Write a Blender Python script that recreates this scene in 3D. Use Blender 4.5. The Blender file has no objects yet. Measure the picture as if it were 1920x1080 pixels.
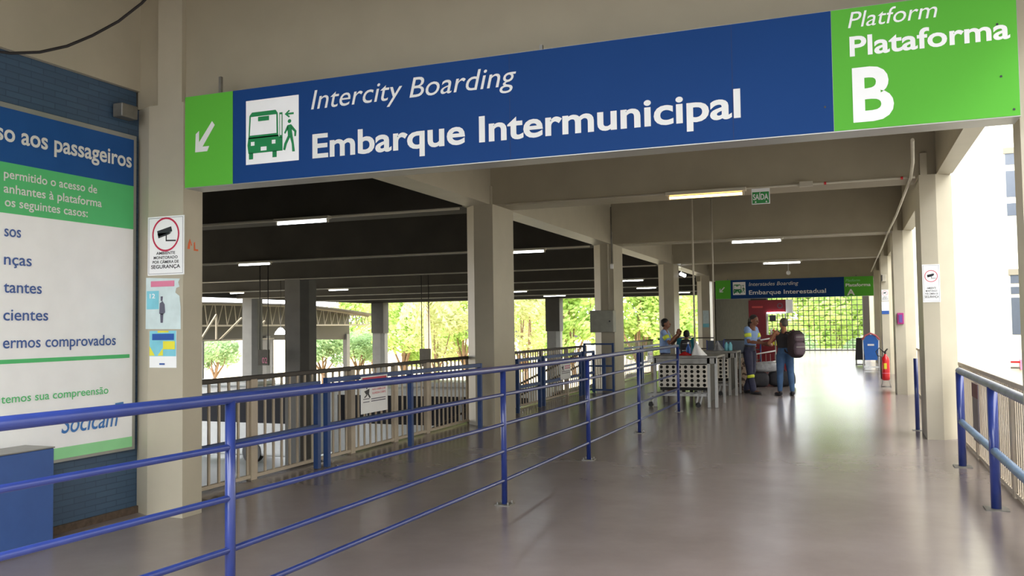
import bpy, bmesh, math, random
from mathutils import Vector, Matrix, noise
random.seed(7)
S = bpy.context.scene
COL = S.collection
# ------------------------------------------------------------------ camera
F_PX, YAW, PITCH, ROLL, EYE = 1632.5, .3682, .0439, -.0132, 1.6
cy, sy = math.cos(YAW), math.sin(YAW)
fwd = Vector((-sy*math.cos(PITCH), cy*math.cos(PITCH), math.sin(PITCH)))
rt0 = Vector((cy, sy, 0)); up0 = rt0.cross(fwd)
rt = rt0*math.cos(ROLL)+up0*math.sin(ROLL); up = -rt0*math.sin(ROLL)+up0*math.cos(ROLL)
cam = bpy.data.cameras.new('camera'); cam.sensor_width = 36; cam.lens = F_PX/1920*36
cam.clip_start = .05; cam.clip_end = 1000
camo = bpy.data.objects.new('camera', cam); COL.objects.link(camo)
camo.matrix_world = Matrix(((rt.x, up.x, -fwd.x, 0), (rt.y, up.y, -fwd.y, 0), (rt.z, up.z, -fwd.z, EYE), (0, 0, 0, 1)))
S.camera = camo
# ------------------------------------------------------------------ sky, exposure
W = bpy.data.worlds.new('sky'); S.world = W; W.use_nodes = True
wn = W.node_tree; bg = wn.nodes['Background']
tc = wn.nodes.new('ShaderNodeTexCoord'); sp = wn.nodes.new('ShaderNodeSeparateXYZ'); rp = wn.nodes.new('ShaderNodeValToRGB')
wn.links.new(tc.outputs['Generated'], sp.inputs[0]); wn.links.new(sp.outputs['Z'], rp.inputs[0]); wn.links.new(rp.outputs[0], bg.inputs[0])
e0 = rp.color_ramp.elements[0]; e0.position = 0; e0.color = (.05, .048, .042, 1)
e1 = rp.color_ramp.elements.new(.001); e1.color = (.9, .94, 1, 1)
rp.color_ramp.elements[-1].position = 1; rp.color_ramp.elements[-1].color = (1, .98, .93, 1)
bg.inputs[1].default_value = 1.5
S.view_settings.view_transform = 'Standard'; S.view_settings.look = 'None'; S.view_settings.gamma = 1
S.view_settings.use_curve_mapping = False
S.view_settings.exposure = 2.35
sun = bpy.data.lights.new('sun', 'SUN'); sun.energy = .5; sun.angle = .3; sun.color = (1, .95, .85)
suno = bpy.data.objects.new('sun', sun); COL.objects.link(suno); suno.location = (20, -20, 40)
suno.rotation_euler = Vector((.1, .6, -1.0)).to_track_quat('-Z', 'Y').to_euler()

# ------------------------------------------------------------------ helpers
def lin(c):
    return tuple((x/255/12.92 if x/255 <= .04045 else ((x/255+.055)/1.055)**2.4) for x in c)
MATS = {}
def mat(name, rgb, rough=.6, metal=0, var=.12, scale=6, bump=0, emit=0, rvar=0, coat=0, trans=0, stretch=None):
    if name in MATS: return MATS[name]
    m = bpy.data.materials.new(name); m.use_nodes = True; n = m.node_tree; b = n.nodes['Principled BSDF']
    c = lin(rgb)
    tcn = n.nodes.new('ShaderNodeTexCoord'); nz = n.nodes.new('ShaderNodeTexNoise'); nz.inputs['Scale'].default_value = scale
    nz.inputs['Detail'].default_value = 6
    src = tcn.outputs['Object']
    if stretch:
        mp = n.nodes.new('ShaderNodeMapping'); mp.inputs['Scale'].default_value = stretch
        n.links.new(src, mp.inputs[0]); src = mp.outputs[0]
    n.links.new(src, nz.inputs['Vector'])
    r = n.nodes.new('ShaderNodeValToRGB'); n.links.new(nz.outputs['Fac'], r.inputs[0])
    r.color_ramp.elements[0].position = .3; r.color_ramp.elements[1].position = .7
    r.color_ramp.elements[0].color = (*[x*(1-var) for x in c], 1); r.color_ramp.elements[1].color = (*[min(1, x*(1+var)) for x in c], 1)
    n.links.new(r.outputs[0], b.inputs['Base Color'])
    b.inputs['Roughness'].default_value = rough; b.inputs['Metallic'].default_value = metal
    if coat: b.inputs['Coat Weight'].default_value = coat; b.inputs['Coat Roughness'].default_value = .1
    if rvar:
        mr = n.nodes.new('ShaderNodeMapRange'); mr.inputs[3].default_value = rough-rvar; mr.inputs[4].default_value = rough+rvar
        n.links.new(nz.outputs['Fac'], mr.inputs[0]); n.links.new(mr.outputs[0], b.inputs['Roughness'])
    if bump:
        bp_ = n.nodes.new('ShaderNodeBump'); bp_.inputs['Strength'].default_value = bump; bp_.inputs['Distance'].default_value = .01
        n.links.new(nz.outputs['Fac'], bp_.inputs['Height']); n.links.new(bp_.outputs[0], b.inputs['Normal'])
    if emit:
        b.inputs['Emission Color'].default_value = (*c, 1); b.inputs['Emission Strength'].default_value = emit
    if trans:
        b.inputs['Transmission Weight'].default_value = trans
    MATS[name] = m; return m

M = dict(
 paint=mat('beige_paint', (180, 173, 154), .45, var=.05, scale=2.5, bump=.08),
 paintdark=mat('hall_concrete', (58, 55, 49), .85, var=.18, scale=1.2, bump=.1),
 beam=mat('beige_paint_shaded', (162, 154, 134), .6, var=.05, scale=2, bump=.05),  # column paint again, darkened so the beams carry their shade in the colour
 slab=mat('slab_concrete', (140, 134, 118), .8, var=.1, scale=1),
 grayc=mat('grey_column_paint', (108, 106, 101), .7, var=.08, scale=2),
 blue=mat('blue_enamel', (38, 56, 126), .3, var=.1, scale=9, coat=.4),
 blue2=mat('blue_gate_enamel', (46, 74, 128), .4, var=.1, scale=9),
 bluewall_cab=mat('blue_cabinet_enamel', (55, 88, 150), .45, var=.07),
 fence=mat('beige_fence_enamel', (205, 192, 172), .5, var=.06),
 darkrail=mat('dark_handrail', (52, 44, 38), .45, var=.2),
 steel=mat('brushed_steel', (150, 149, 145), .42, .6, var=.08, scale=12),
 steeld=mat('dull_steel', (130, 128, 122), .45, .6, var=.15, scale=10),
 alum=mat('aluminium_frame', (165, 166, 162), .4, .5, var=.05),
 signblue=mat('sign_blue', (24, 64, 124), .6, var=.03, scale=1),
 signgreen=mat('sign_green', (92, 178, 62), .6, var=.04, scale=1),
 pgreen=mat('poster_green', (92, 196, 124), .4, var=.03),
 pgreenl=mat('poster_light_green', (150, 222, 160), .4, var=.03),
 pblue=mat('poster_blue', (38, 86, 150), .4, var=.04),
 white=mat('white_vinyl', (246, 248, 250), .5, var=.02),
 lettergrey=mat('letter_grey', (226, 228, 226), .4, var=.02),
 textblue=mat('text_blue', (58, 92, 160), .5, var=.02),
 logoblue=mat('logo_blue', (60, 120, 190), .5, var=.02),
 pictogreen=mat('pictogram_green', (20, 132, 74), .4, var=.02),
 red=mat('red_enamel', (208, 24, 34), .3, var=.06, coat=.3),
 crimson=mat('crimson_print', (196, 30, 74), .4, var=.05),
 ink=mat('dark_ink', (40, 42, 50), .5, var=.05),
 inkgrey=mat('grey_ink', (92, 92, 110), .5, var=.05),
 pinkink=mat('pink_ink', (222, 128, 160), .5, var=.05),
 orange=mat('orange_spray', (226, 108, 60), .6, var=.1),
 black=mat('black_plastic', (26, 26, 28), .5, var=.1),
 cable=mat('black_cable', (34, 30, 32), .5, var=.1),
 pvc=mat('pale_conduit', (186, 180, 164), .5, var=.06),
 tube=mat('lit_tube', (240, 246, 255), .4, var=0, emit=3.5),
 tubewarm=mat('warm_lit_tube', (255, 206, 120), .4, var=0, emit=2.2),
 skin1=mat('brown_skin', (128, 84, 62), .5, var=.06, scale=14),
 skin2=mat('tan_skin', (168, 112, 82), .5, var=.06, scale=14),
 hair=mat('black_hair', (28, 24, 24), .6, var=.3, scale=60, bump=.6),
 hairg=mat('greying_hair', (84, 78, 74), .6, var=.4, scale=60, bump=.6),
 shirt=mat('light_blue_shirt', (142, 172, 222), .8, var=.07, scale=12),
 neon=mat('neon_yellow_band', (226, 240, 70), .5, var=.03),
 navy=mat('navy_trousers', (56, 58, 82), .85, var=.1, scale=12),
 jeans=mat('blue_jeans', (62, 92, 130), .85, var=.3, scale=5),
 tank=mat('charcoal_vest', (46, 44, 48), .85, var=.12),
 teal=mat('teal_shirt', (36, 124, 142), .85, var=.1),
 pack=mat('dark_backpack_fabric', (46, 32, 36), .75, var=.2, scale=14),
 packg=mat('grey_backpack_panel', (92, 76, 86), .7, var=.15, scale=14),
 shoe=mat('dark_shoe', (38, 36, 40), .5, var=.15),
 bagb=mat('black_bag_nylon', (44, 44, 50), .7, var=.2, scale=10, bump=.5),
 bagg=mat('grey_plastic_wrap', (158, 160, 164), .3, var=.25, scale=14, bump=.8),
 binblue=mat('blue_bin_plastic', (28, 104, 196), .35, var=.05),
 kred=mat('kiosk_red', (120, 14, 28), .4, var=.06),
 trunk=mat('tree_bark', (128, 104, 84), .9, var=.3, scale=8, bump=.5),
 ground=mat('dry_ground', (214, 196, 160), .95, var=.15, scale=.12),
 lowfloor=mat('lower_concrete_floor', (158, 160, 158), .35, var=.08, scale=.8, rvar=.1),
 build=mat('cream_render_wall', (240, 236, 216), .85, var=.03, scale=.4),
 glassd=mat('grey_window_glass', (84, 92, 104), .15, var=.05),
 buswhite=mat('white_bus_paint', (226, 228, 226), .3, var=.04),
 busglass=mat('dark_bus_glass', (14, 15, 26), .8, var=.05),
 tin=mat('brown_sheet_metal', (58, 52, 44), .55, var=.08, stretch=(1, 26, 1), scale=2),
 truss=mat('pale_truss_steel', (138, 128, 110), .5, var=.05),
 cyan=mat('poster_cyan', (128, 204, 222), .5, var=.1),
 paper=mat('pale_poster_paper', (206, 224, 226), .6, var=.08, scale=9),
 yellow=mat('poster_yellow', (232, 226, 66), .5, var=.04),
 navyp=mat('poster_navy', (36, 86, 168), .5, var=.04),
 magenta=mat('magenta_plastic', (170, 34, 120), .4, var=.05),
 purple=mat('purple_print', (100, 70, 150), .4, var=.05),
 mesh=mat('black_grille_steel', (38, 40, 38), .5, var=.1),
 grime=mat('grime', (88, 74, 62), .9, var=.3, scale=20),
)
for k_ in ('signblue', 'signgreen', 'pblue', 'pgreen'): M[k_].node_tree.nodes['Principled BSDF'].inputs['Specular IOR Level'].default_value = .12
def leafmat(name, rgb, rgb2):
    m = bpy.data.materials.new(name); m.use_nodes = True; n = m.node_tree; b = n.nodes['Principled BSDF']
    nz = n.nodes.new('ShaderNodeTexNoise'); nz.inputs['Scale'].default_value = .9; nz.inputs['Detail'].default_value = 5
    t = n.nodes.new('ShaderNodeTexCoord'); n.links.new(t.outputs['Object'], nz.inputs['Vector'])
    r = n.nodes.new('ShaderNodeValToRGB'); n.links.new(nz.outputs['Fac'], r.inputs[0])
    r.color_ramp.elements[0].position = .35; r.color_ramp.elements[1].position = .65
    r.color_ramp.elements[0].color = (*lin(rgb), 1); r.color_ramp.elements[1].color = (*lin(rgb2), 1)
    n.links.new(r.outputs[0], b.inputs['Base Color']); b.inputs['Roughness'].default_value = .6
    tr = n.nodes.new('ShaderNodeBsdfTranslucent'); n.links.new(r.outputs[0], tr.inputs[0])
    mx = n.nodes.new('ShaderNodeMixShader'); mx.inputs[0].default_value = .45
    n.links.new(b.outputs[0], mx.inputs[1]); n.links.new(tr.outputs[0], mx.inputs[2]); n.links.new(mx.outputs[0], n.nodes['Material Output'].inputs[0])
    return m
M['leaf'] = leafmat('lime_foliage', (146, 180, 92), (198, 216, 134))
M['leaf2'] = leafmat('grey_green_foliage', (120, 150, 104), (164, 190, 142))
M['leaf3'] = leafmat('olive_foliage', (160, 164, 104), (198, 204, 150))

def floor_mat():
    m = bpy.data.materials.new('polished_floor'); m.use_nodes = True; n = m.node_tree; b = n.nodes['Principled BSDF']
    t = n.nodes.new('ShaderNodeTexCoord')
    a = n.nodes.new('ShaderNodeTexNoise'); a.inputs['Scale'].default_value = .7; a.inputs['Detail'].default_value = 8; a.inputs['Roughness'].default_value = .65
    n.links.new(t.outputs['Object'], a.inputs['Vector'])
    r = n.nodes.new('ShaderNodeValToRGB'); n.links.new(a.outputs['Fac'], r.inputs[0])
    r.color_ramp.elements[0].position = .3; r.color_ramp.elements[1].position = .72
    r.color_ramp.elements[0].color = (*lin((122, 112, 109)), 1); r.color_ramp.elements[1].color = (*lin((140, 130, 128)), 1)
    # pale scuffs
    mp = n.nodes.new('ShaderNodeMapping'); mp.inputs['Scale'].default_value = (3, .6, 1); mp.inputs['Rotation'].default_value = (0, 0, .5)
    n.links.new(t.outputs['Object'], mp.inputs[0])
    s2 = n.nodes.new('ShaderNodeTexNoise'); s2.inputs['Scale'].default_value = 2.2; s2.inputs['Detail'].default_value = 12; s2.inputs['Roughness'].default_value = .8
    n.links.new(mp.outputs[0], s2.inputs['Vector'])
    r2 = n.nodes.new('ShaderNodeValToRGB'); n.links.new(s2.outputs['Fac'], r2.inputs[0])
    r2.color_ramp.elements[0].position = .68; r2.color_ramp.elements[1].position = .8; r2.color_ramp.elements[1].color = (.25, .25, .25, 1)
    mx = n.nodes.new('ShaderNodeMixRGB'); mx.inputs[2].default_value = (*lin((150, 142, 136)), 1)
    n.links.new(r2.outputs[0], mx.inputs[0]); n.links.new(r.outputs[0], mx.inputs[1]); n.links.new(mx.outputs[0], b.inputs['Base Color'])
    mr = n.nodes.new('ShaderNodeMapRange'); mr.inputs[3].default_value = .17; mr.inputs[4].default_value = .25
    n.links.new(a.outputs['Fac'], mr.inputs[0]); n.links.new(mr.outputs[0], b.inputs['Roughness'])
    b.inputs['Specular IOR Level'].default_value = .55
    bpn = n.nodes.new('ShaderNodeBump'); bpn.inputs['Strength'].default_value = .03; bpn.inputs['Distance'].default_value = .01
    wv = n.nodes.new('ShaderNodeTexNoise'); wv.inputs['Scale'].default_value = 5; mp2 = n.nodes.new('ShaderNodeMapping'); mp2.inputs['Scale'].default_value = (.5, 2.5, 1)
    n.links.new(t.outputs['Object'], mp2.inputs[0]); n.links.new(mp2.outputs[0], wv.inputs['Vector']); n.links.new(wv.outputs['Fac'], bpn.inputs['Height']); n.links.new(bpn.outputs[0], b.inputs['Normal'])
    return m
M['floor'] = floor_mat()
def brick_mat():
    m = bpy.data.materials.new('blue_painted_brick'); m.use_nodes = True; n = m.node_tree; b = n.nodes['Principled BSDF']
    t = n.nodes.new('ShaderNodeTexCoord'); mp = n.nodes.new('ShaderNodeMapping'); mp.inputs['Rotation'].default_value = (math.pi/2, 0, math.pi/2)
    sx = n.nodes.new('ShaderNodeSeparateXYZ'); cx = n.nodes.new('ShaderNodeCombineXYZ')
    n.links.new(t.outputs['Object'], sx.inputs[0]); n.links.new(sx.outputs['Y'], cx.inputs['X']); n.links.new(sx.outputs['Z'], cx.inputs['Y'])
    br = n.nodes.new('ShaderNodeTexBrick'); n.links.new(cx.outputs[0], br.inputs['Vector'])
    br.inputs['Scale'].default_value = 1; br.inputs['Brick Width'].default_value = .22; br.inputs['Row Height'].default_value = .05
    br.inputs['Mortar Size'].default_value = .004; br.inputs['Color1'].default_value = (*lin((62, 86, 112)), 1); br.inputs['Color2'].default_value = (*lin((66, 92, 118)), 1)
    br.inputs['Mortar'].default_value = (*lin((52, 74, 98)), 1)
    n.links.new(br.outputs['Color'], b.inputs['Base Color']); b.inputs['Roughness'].default_value = .45
    bu = n.nodes.new('ShaderNodeBump'); bu.inputs['Strength'].default_value = .5; bu.inputs['Distance'].default_value = .01; bu.invert = True
    n.links.new(br.outputs['Fac'], bu.inputs['Height']); n.links.new(bu.outputs[0], b.inputs['Normal'])
    return m
M['brick'] = brick_mat()
def camo_mat():
    m = bpy.data.materials.new('camouflage_cloth'); m.use_nodes = True; n = m.node_tree; b = n.nodes['Principled BSDF']
    t = n.nodes.new('ShaderNodeTexCoord'); a = n.nodes.new('ShaderNodeTexNoise'); a.inputs['Scale'].default_value = 9
    n.links.new(t.outputs['Object'], a.inputs['Vector']); r = n.nodes.new('ShaderNodeValToRGB'); n.links.new(a.outputs['Fac'], r.inputs[0])
    r.color_ramp.interpolation = 'CONSTANT'; e = r.color_ramp.elements
    e[0].color = (*lin((96, 80, 72)), 1); e[1].position = .48; e[1].color = (*lin((190, 166, 146)), 1)
    q = e.new(.58); q.color = (*lin((210, 196, 180)), 1); b.inputs['Roughness'].default_value = .9
    n.links.new(r.outputs[0], b.inputs['Base Color']); return m
M['camo'] = camo_mat()

class MB:
    def __init__(s): s.v = []; s.f = []; s.sm = []
    def add(s, vs, fs, smooth=False):
        o = len(s.v); s.v += [tuple(p) for p in vs]; s.f += [tuple(i+o for i in f) for f in fs]; s.sm += [smooth]*len(fs); return s
    def box(s, x0, y0, z0, x1, y1, z1):
        x0, x1 = sorted((x0, x1)); y0, y1 = sorted((y0, y1)); z0, z1 = sorted((z0, z1))
        v = [(x0,y0,z0),(x1,y0,z0),(x1,y1,z0),(x0,y1,z0),(x0,y0,z1),(x1,y0,z1),(x1,y1,z1),(x0,y1,z1)]
        return s.add(v, [(0,3,2,1),(4,5,6,7),(0,1,5,4),(1,2,6,5),(2,3,7,6),(3,0,4,7)])
    def rbox(s, x0, y0, z0, x1, y1, z1, r=.01, seg=2):
        bm = bmesh.new(); bmesh.ops.create_cube(bm, size=1)
        x0, x1 = sorted((x0, x1)); y0, y1 = sorted((y0, y1)); z0, z1 = sorted((z0, z1))
        for v in bm.verts: v.co = Vector(((x0+x1)/2+v.co.x*(x1-x0), (y0+y1)/2+v.co.y*(y1-y0), (z0+z1)/2+v.co.z*(z1-z0)))
        bmesh.ops.bevel(bm, geom=bm.edges[:], offset=min(r, .45*min(x1-x0, y1-y0, z1-z0)), segments=seg, affect='EDGES', profile=.5)
        bm.verts.index_update(); s.add([v.co for v in bm.verts], [[v.index for v in f.verts] for f in bm.faces]); bm.free(); return s
    def tube(s, pts, r, n=10, closed_ends=True, smooth=True):
        pts = [Vector(p) for p in pts]; rs = r if isinstance(r, (list, tuple)) else [r]*len(pts)
        rings = []; prev = None
        for i, p in enumerate(pts):
            d = (pts[min(i+1, len(pts)-1)]-pts[max(i-1, 0)])
            d = d.normalized() if d.length > 1e-9 else Vector((0, 0, 1))
            if prev is None:
                a = Vector((0, 0, 1)) if abs(d.z) < .9 else Vector((1, 0, 0)); u = d.cross(a).normalized()
            else: u = (prev - d*prev.dot(d)).normalized()
            prev = u; w = d.cross(u)
            rings.append([p+(u*math.cos(2*math.pi*k/n)+w*math.sin(2*math.pi*k/n))*rs[i] for k in range(n)])
        vs = [q for g in rings for q in g]
        fs = [(i*n+k, i*n+(k+1) % n, (i+1)*n+(k+1) % n, (i+1)*n+k) for i in range(len(pts)-1) for k in range(n)]
        s.add(vs, fs, smooth)
        if closed_ends:
            s.add(rings[0], [tuple(range(n))[::-1]]); s.add(rings[-1], [tuple(range(n))])
        return s
    def cyl(s, a, b, r, n=14): return s.tube([a, b], r, n)
    def bar(s, a, b, w, h=None, upv=(0, 0, 1)):
        h = h or w; a = Vector(a); b = Vector(b); d = (b-a).normalized(); u = Vector(upv)
        if abs(d.dot(u)) > .95: u = Vector((0, 1, 0))
        x = d.cross(u).normalized(); y = x.cross(d)
        v = [p+x*i*w/2+y*j*h/2 for p in (a, b) for i, j in ((-1,-1),(1,-1),(1,1),(-1,1))]
        return s.add(v, [(0,1,2,3),(7,6,5,4),(0,4,5,1),(1,5,6,2),(2,6,7,3),(3,7,4,0)])
    def ell(s, c, rx, ry, rz, n=16, m=10, rot=None, pw=1):
        vs = []; c = Vector(c)
        def sg(x): return math.copysign(abs(x)**pw, x)
        for i in range(m+1):
            t = math.pi*i/m
            for k in range(n):
                p = 2*math.pi*k/n
                q = Vector((rx*sg(math.sin(t))*sg(math.cos(p)), ry*sg(math.sin(t))*sg(math.sin(p)), rz*sg(math.cos(t))))
                if rot: q = rot @ q
                vs.append(c+q)
        fs = [(i*n+k, (i+1)*n+k, (i+1)*n+(k+1) % n, i*n+(k+1) % n) for i in range(m) for k in range(n)]
        return s.add(vs, fs, True)
    def lathe(s, c, prof, n=20):
        c = Vector(c); vs = [c+Vector((r*math.cos(2*math.pi*k/n), r*math.sin(2*math.pi*k/n), z)) for r, z in prof for k in range(n)]
        fs = [(i*n+k, i*n+(k+1) % n, (i+1)*n+(k+1) % n, (i+1)*n+k) for i in range(len(prof)-1) for k in range(n)]
        fs.append(tuple(range(n))[::-1]); fs.append(tuple((len(prof)-1)*n+k for k in range(n)))
        return s.add(vs, fs, True)
    def prism(s, poly, d, fn):   # poly in 2D -> extruded: fn(a,b,t)->xyz, t in 0..d
        n = len(poly); vs = [fn(a, b, 0) for a, b in poly]+[fn(a, b, d) for a, b in poly]
        return s.add(vs, [tuple(range(n)), tuple(range(2*n-1, n-1, -1))]+[(i, n+i, n+(i+1) % n, (i+1) % n) for i in range(n)])
    def build(s, name, m, parent=None, origin=None, fix=True):
        o_ = Vector(origin) if origin is not None else (Vector(parent_origin(parent)) if parent else None)
        vs = s.v
        if o_ is not None: vs = [tuple(Vector(p)-o_) for p in vs]
        me = bpy.data.meshes.new(name); me.from_pydata(vs, [], s.f)
        for p, f in zip(me.polygons, s.sm): p.use_smooth = f
        if fix:
            bm = bmesh.new(); bm.from_mesh(me); bmesh.ops.remove_doubles(bm, verts=bm.verts, dist=1e-6); bmesh.ops.recalc_face_normals(bm, faces=bm.faces); bm.to_mesh(me); bm.free()
        me.materials.append(m)
        o = bpy.data.objects.new(name, me); COL.objects.link(o)
        if parent: o.parent = parent
        elif origin is not None: o.location = origin
        return o
    def build_each(s, name, m, parent=None):
        par = list(range(len(s.v)))
        def find(i):
            while par[i] != i: par[i] = par[par[i]]; i = par[i]
            return i
        for f in s.f:
            for i in f[1:]: par[find(i)] = find(f[0])
        gr = {}
        for f, q in zip(s.f, s.sm): gr.setdefault(find(f[0]), []).append((f, q))
        out = []
        for fs in gr.values():
            ids = sorted({i for f, q in fs for i in f}); mp = {i: k for k, i in enumerate(ids)}
            mb = MB(); mb.v = [s.v[i] for i in ids]; mb.f = [tuple(mp[i] for i in f) for f, q in fs]; mb.sm = [q for f, q in fs]
            out.append(mb.build(name, m, parent))
        return out
def parent_origin(p):
    v = Vector((0, 0, 0))
    while p: v += p.location; p = p.parent
    return v
def thing(name, label, cat, loc, group=None, rz=0):
    o = bpy.data.objects.new(name, None); COL.objects.link(o); o.location = loc; o.rotation_euler = (0, 0, rz); o.empty_display_size = .1
    o['label'] = label; o['category'] = cat
    if group: o['group'] = group
    return o
def tag(o, label, cat, group=None, kind=None):
    o['label'] = label; o['category'] = cat
    if group: o['group'] = group
    if kind: o['kind'] = kind
    return o
def struct(name, mb, m):
    o = mb.build(name, m); o['kind'] = 'structure'; return o
def copy_tree(o, parent=None):
    c = o.copy(); COL.objects.link(c); c.parent = parent
    for ch in list(o.children): copy_tree(ch, c)
    return c

# ---- lettering
_tc = {}
def glyphs(txt, bold, shear):
    k = (txt, bold, shear)
    if k in _tc: return _tc[k]
    cu = bpy.data.curves.new('t', 'FONT'); cu.body = txt; cu.size = 1; cu.offset = bold; cu.shear = shear; cu.fill_mode = 'FRONT'; cu.resolution_u = 4
    cu.extrude = 0
    ob = bpy.data.objects.new('t', cu); COL.objects.link(ob); bpy.context.view_layer.update()
    me = bpy.data.meshes.new_from_object(ob.evaluated_get(bpy.context.evaluated_depsgraph_get()))
    vs = [(v.co.x, v.co.y) for v in me.vertices]; fs = [tuple(p.vertices) for p in me.polygons]
    bpy.data.objects.remove(ob); bpy.data.curves.remove(cu); bpy.data.meshes.remove(me)
    _tc[k] = (vs, fs); return vs, fs
CAP = [None]
def cap():
    if CAP[0] is None: CAP[0] = max(v[1] for v in glyphs('H', 0, 0)[0])
    return CAP[0]
def text_on(txt, fn, x0, x1, base, caph, name, m, parent, bold=0, shear=0):
    """fn(a,b)->xyz on the sign plane; spans x0..x1, baseline base, cap height caph"""
    vs, fs = glyphs(txt, bold, shear)
    a0 = min(v[0] for v in vs); a1 = max(v[0] for v in vs); kx = (x1-x0)/(a1-a0); kz = caph/(cap()+2*bold)
    words = txt.split(' '); cuts = []; pre = ''
    for w in words[:-1]:
        pre += w; cuts.append(max(v[0] for v in glyphs(pre, bold, shear)[0])+.12); pre += ' '
    cuts.append(1e9); lo = -1e9
    for hi in cuts:
        ff = [f for f in fs if lo <= sum(vs[i][0] for i in f)/len(f) < hi]; lo = hi
        if not ff: continue
        ids = sorted({i for f in ff for i in f}); mp = {i: k for k, i in enumerate(ids)}
        mb = MB(); mb.add([fn(x0+(vs[i][0]-a0)*kx, base+(vs[i][1]+bold)*kz) for i in ids], [tuple(mp[i] for i in f) for f in ff])
        o = mb.build(name, m, parent, fix=False)
    return o
def fy(Y, e=.003): return lambda a, b: (a, Y-e, b)          # plane facing -Y
def fx(X, e=.003): return lambda a, b: (X+e, a, b)          # plane facing +X
def plate(fn2, a0, b0, a1, b1): return [fn2(a0, b0), fn2(a1, b0), fn2(a1, b1), fn2(a0, b1)]
def rect(mb, fn, a0, b0, a1, b1): return mb.add(plate(fn, a0, b0, a1, b1), [(0, 1, 2, 3)])
def poly(mb, fn, pts): return mb.add([fn(a, b) for a, b in pts], [tuple(range(len(pts)))])
def ring(mb, fn, ca, cb, r0, r1, n=40, sq=1):
    vs = [fn(ca+r*math.cos(2*math.pi*k/n)*sq, cb+r*math.sin(2*math.pi*k/n)) for r in (r0, r1) for k in range(n)]
    return mb.add(vs, [(k, (k+1) % n, n+(k+1) % n, n+k) for k in range(n)])
def disc(mb, fn, ca, cb, r, n=20, sq=1): return mb.add([fn(ca+r*math.cos(2*math.pi*k/n)*sq, cb+r*math.sin(2*math.pi*k/n)) for k in range(n)], [tuple(range(n))])

# ------------------------------------------------------------------ the setting
XL, XR, ZB, ZS, ZG = -5.35, .947, 3.59, 4.6, -4.2
BY = [5.98, 13.03, 20.8, 28.7, 36.65, 44.6, 52.5, 60.5]
CD = .93
HX = -36.2
struct('floor', MB().box(-6.22, -9, -.35, 1.5, 56, 0), M['floor'])
struct('floor_lower_hall', MB().box(-46, -9, ZG-.2, -6.25, 66, ZG), M['lowfloor'])
gm = MB().box(-320, -60, ZG-.5, -46, 400, ZG-.05).box(-46, 66, ZG-.5, 60, 400, ZG-.05).box(1.6, -60, ZG-.5, 120, 66, ZG-.05)
struct('floor_road', MB().box(1.6, -60, ZG-.3, 60, 66, ZG), mat('road_asphalt', (110, 108, 104), .9))
gm = MB().box(-320, -60, ZG-.5, -46, 400, ZG-.05).box(-46, 66, ZG-.5, 60, 400, ZG-.05)
tag(gm.build('ground', M['ground']), 'pale dry ground stretching beyond the terminal', 'ground')['kind'] = 'structure'
# slab: hall + corridor
struct('ceiling', MB().box(-6.2, .6, ZS, 1.4, 37.6, ZS+.25), M['slab'])
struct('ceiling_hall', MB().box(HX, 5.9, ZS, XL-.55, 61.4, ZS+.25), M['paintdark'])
t = 0
for i, y in enumerate(BY):
    t += 1
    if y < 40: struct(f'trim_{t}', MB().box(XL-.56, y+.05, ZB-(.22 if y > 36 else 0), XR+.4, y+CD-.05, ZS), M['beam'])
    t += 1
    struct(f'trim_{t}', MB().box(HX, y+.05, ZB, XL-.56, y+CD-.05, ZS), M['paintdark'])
# longitudinal edge beams
yy = [-9]+[-.25]+BY
for i in range(1, len(yy)-1):
    y0 = yy[i] + (CD-.05 if i else 0); y1 = yy[i+1]+.05
    if yy[i] < 30:
        t += 1; struct(f'trim_{t}', MB().box(XL-.5, y0, ZB, XL-.05, y1, ZS) if i > 1 else MB().box(-6.2, y0, 3.75, -5.885, y1, ZS), M['paint'])
        t += 1; struct(f'trim_{t}', MB().box(XR+.22, y0, ZB, XR+.42, y1, ZS), M['paint'])
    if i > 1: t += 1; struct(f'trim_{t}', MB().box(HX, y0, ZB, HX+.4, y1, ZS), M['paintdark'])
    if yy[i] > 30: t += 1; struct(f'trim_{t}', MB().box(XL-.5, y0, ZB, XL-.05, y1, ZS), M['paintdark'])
# blue wall on the left, up to the first column
struct('wall_left', MB().box(-6.2, -9, .06, -5.93, 6.1, 3.75), M['brick'])
struct('baseboard_left', MB().box(-6.2, -9, 0, -5.9, 6.1, .06), M['grime'])
struct('ceiling_far_light_blocker', MB().box(-6, 37.6, ZS, -1.4, 53.2, ZS+.2), M['slab'])  # unseen roof strip added to keep sky light off the far end wall
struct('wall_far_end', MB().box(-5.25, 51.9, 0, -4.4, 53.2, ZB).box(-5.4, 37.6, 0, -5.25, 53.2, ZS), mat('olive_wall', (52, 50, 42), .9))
struct('wall_far_right', MB().box(.74, 52.0, 0, 1.25, 52.9, ZB), mat('dark_brown_wall', (38, 32, 26), .9))

MATS['olive_wall'].node_tree.nodes['Principled BSDF'].inputs['Specular IOR Level'].default_value = 0
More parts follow.
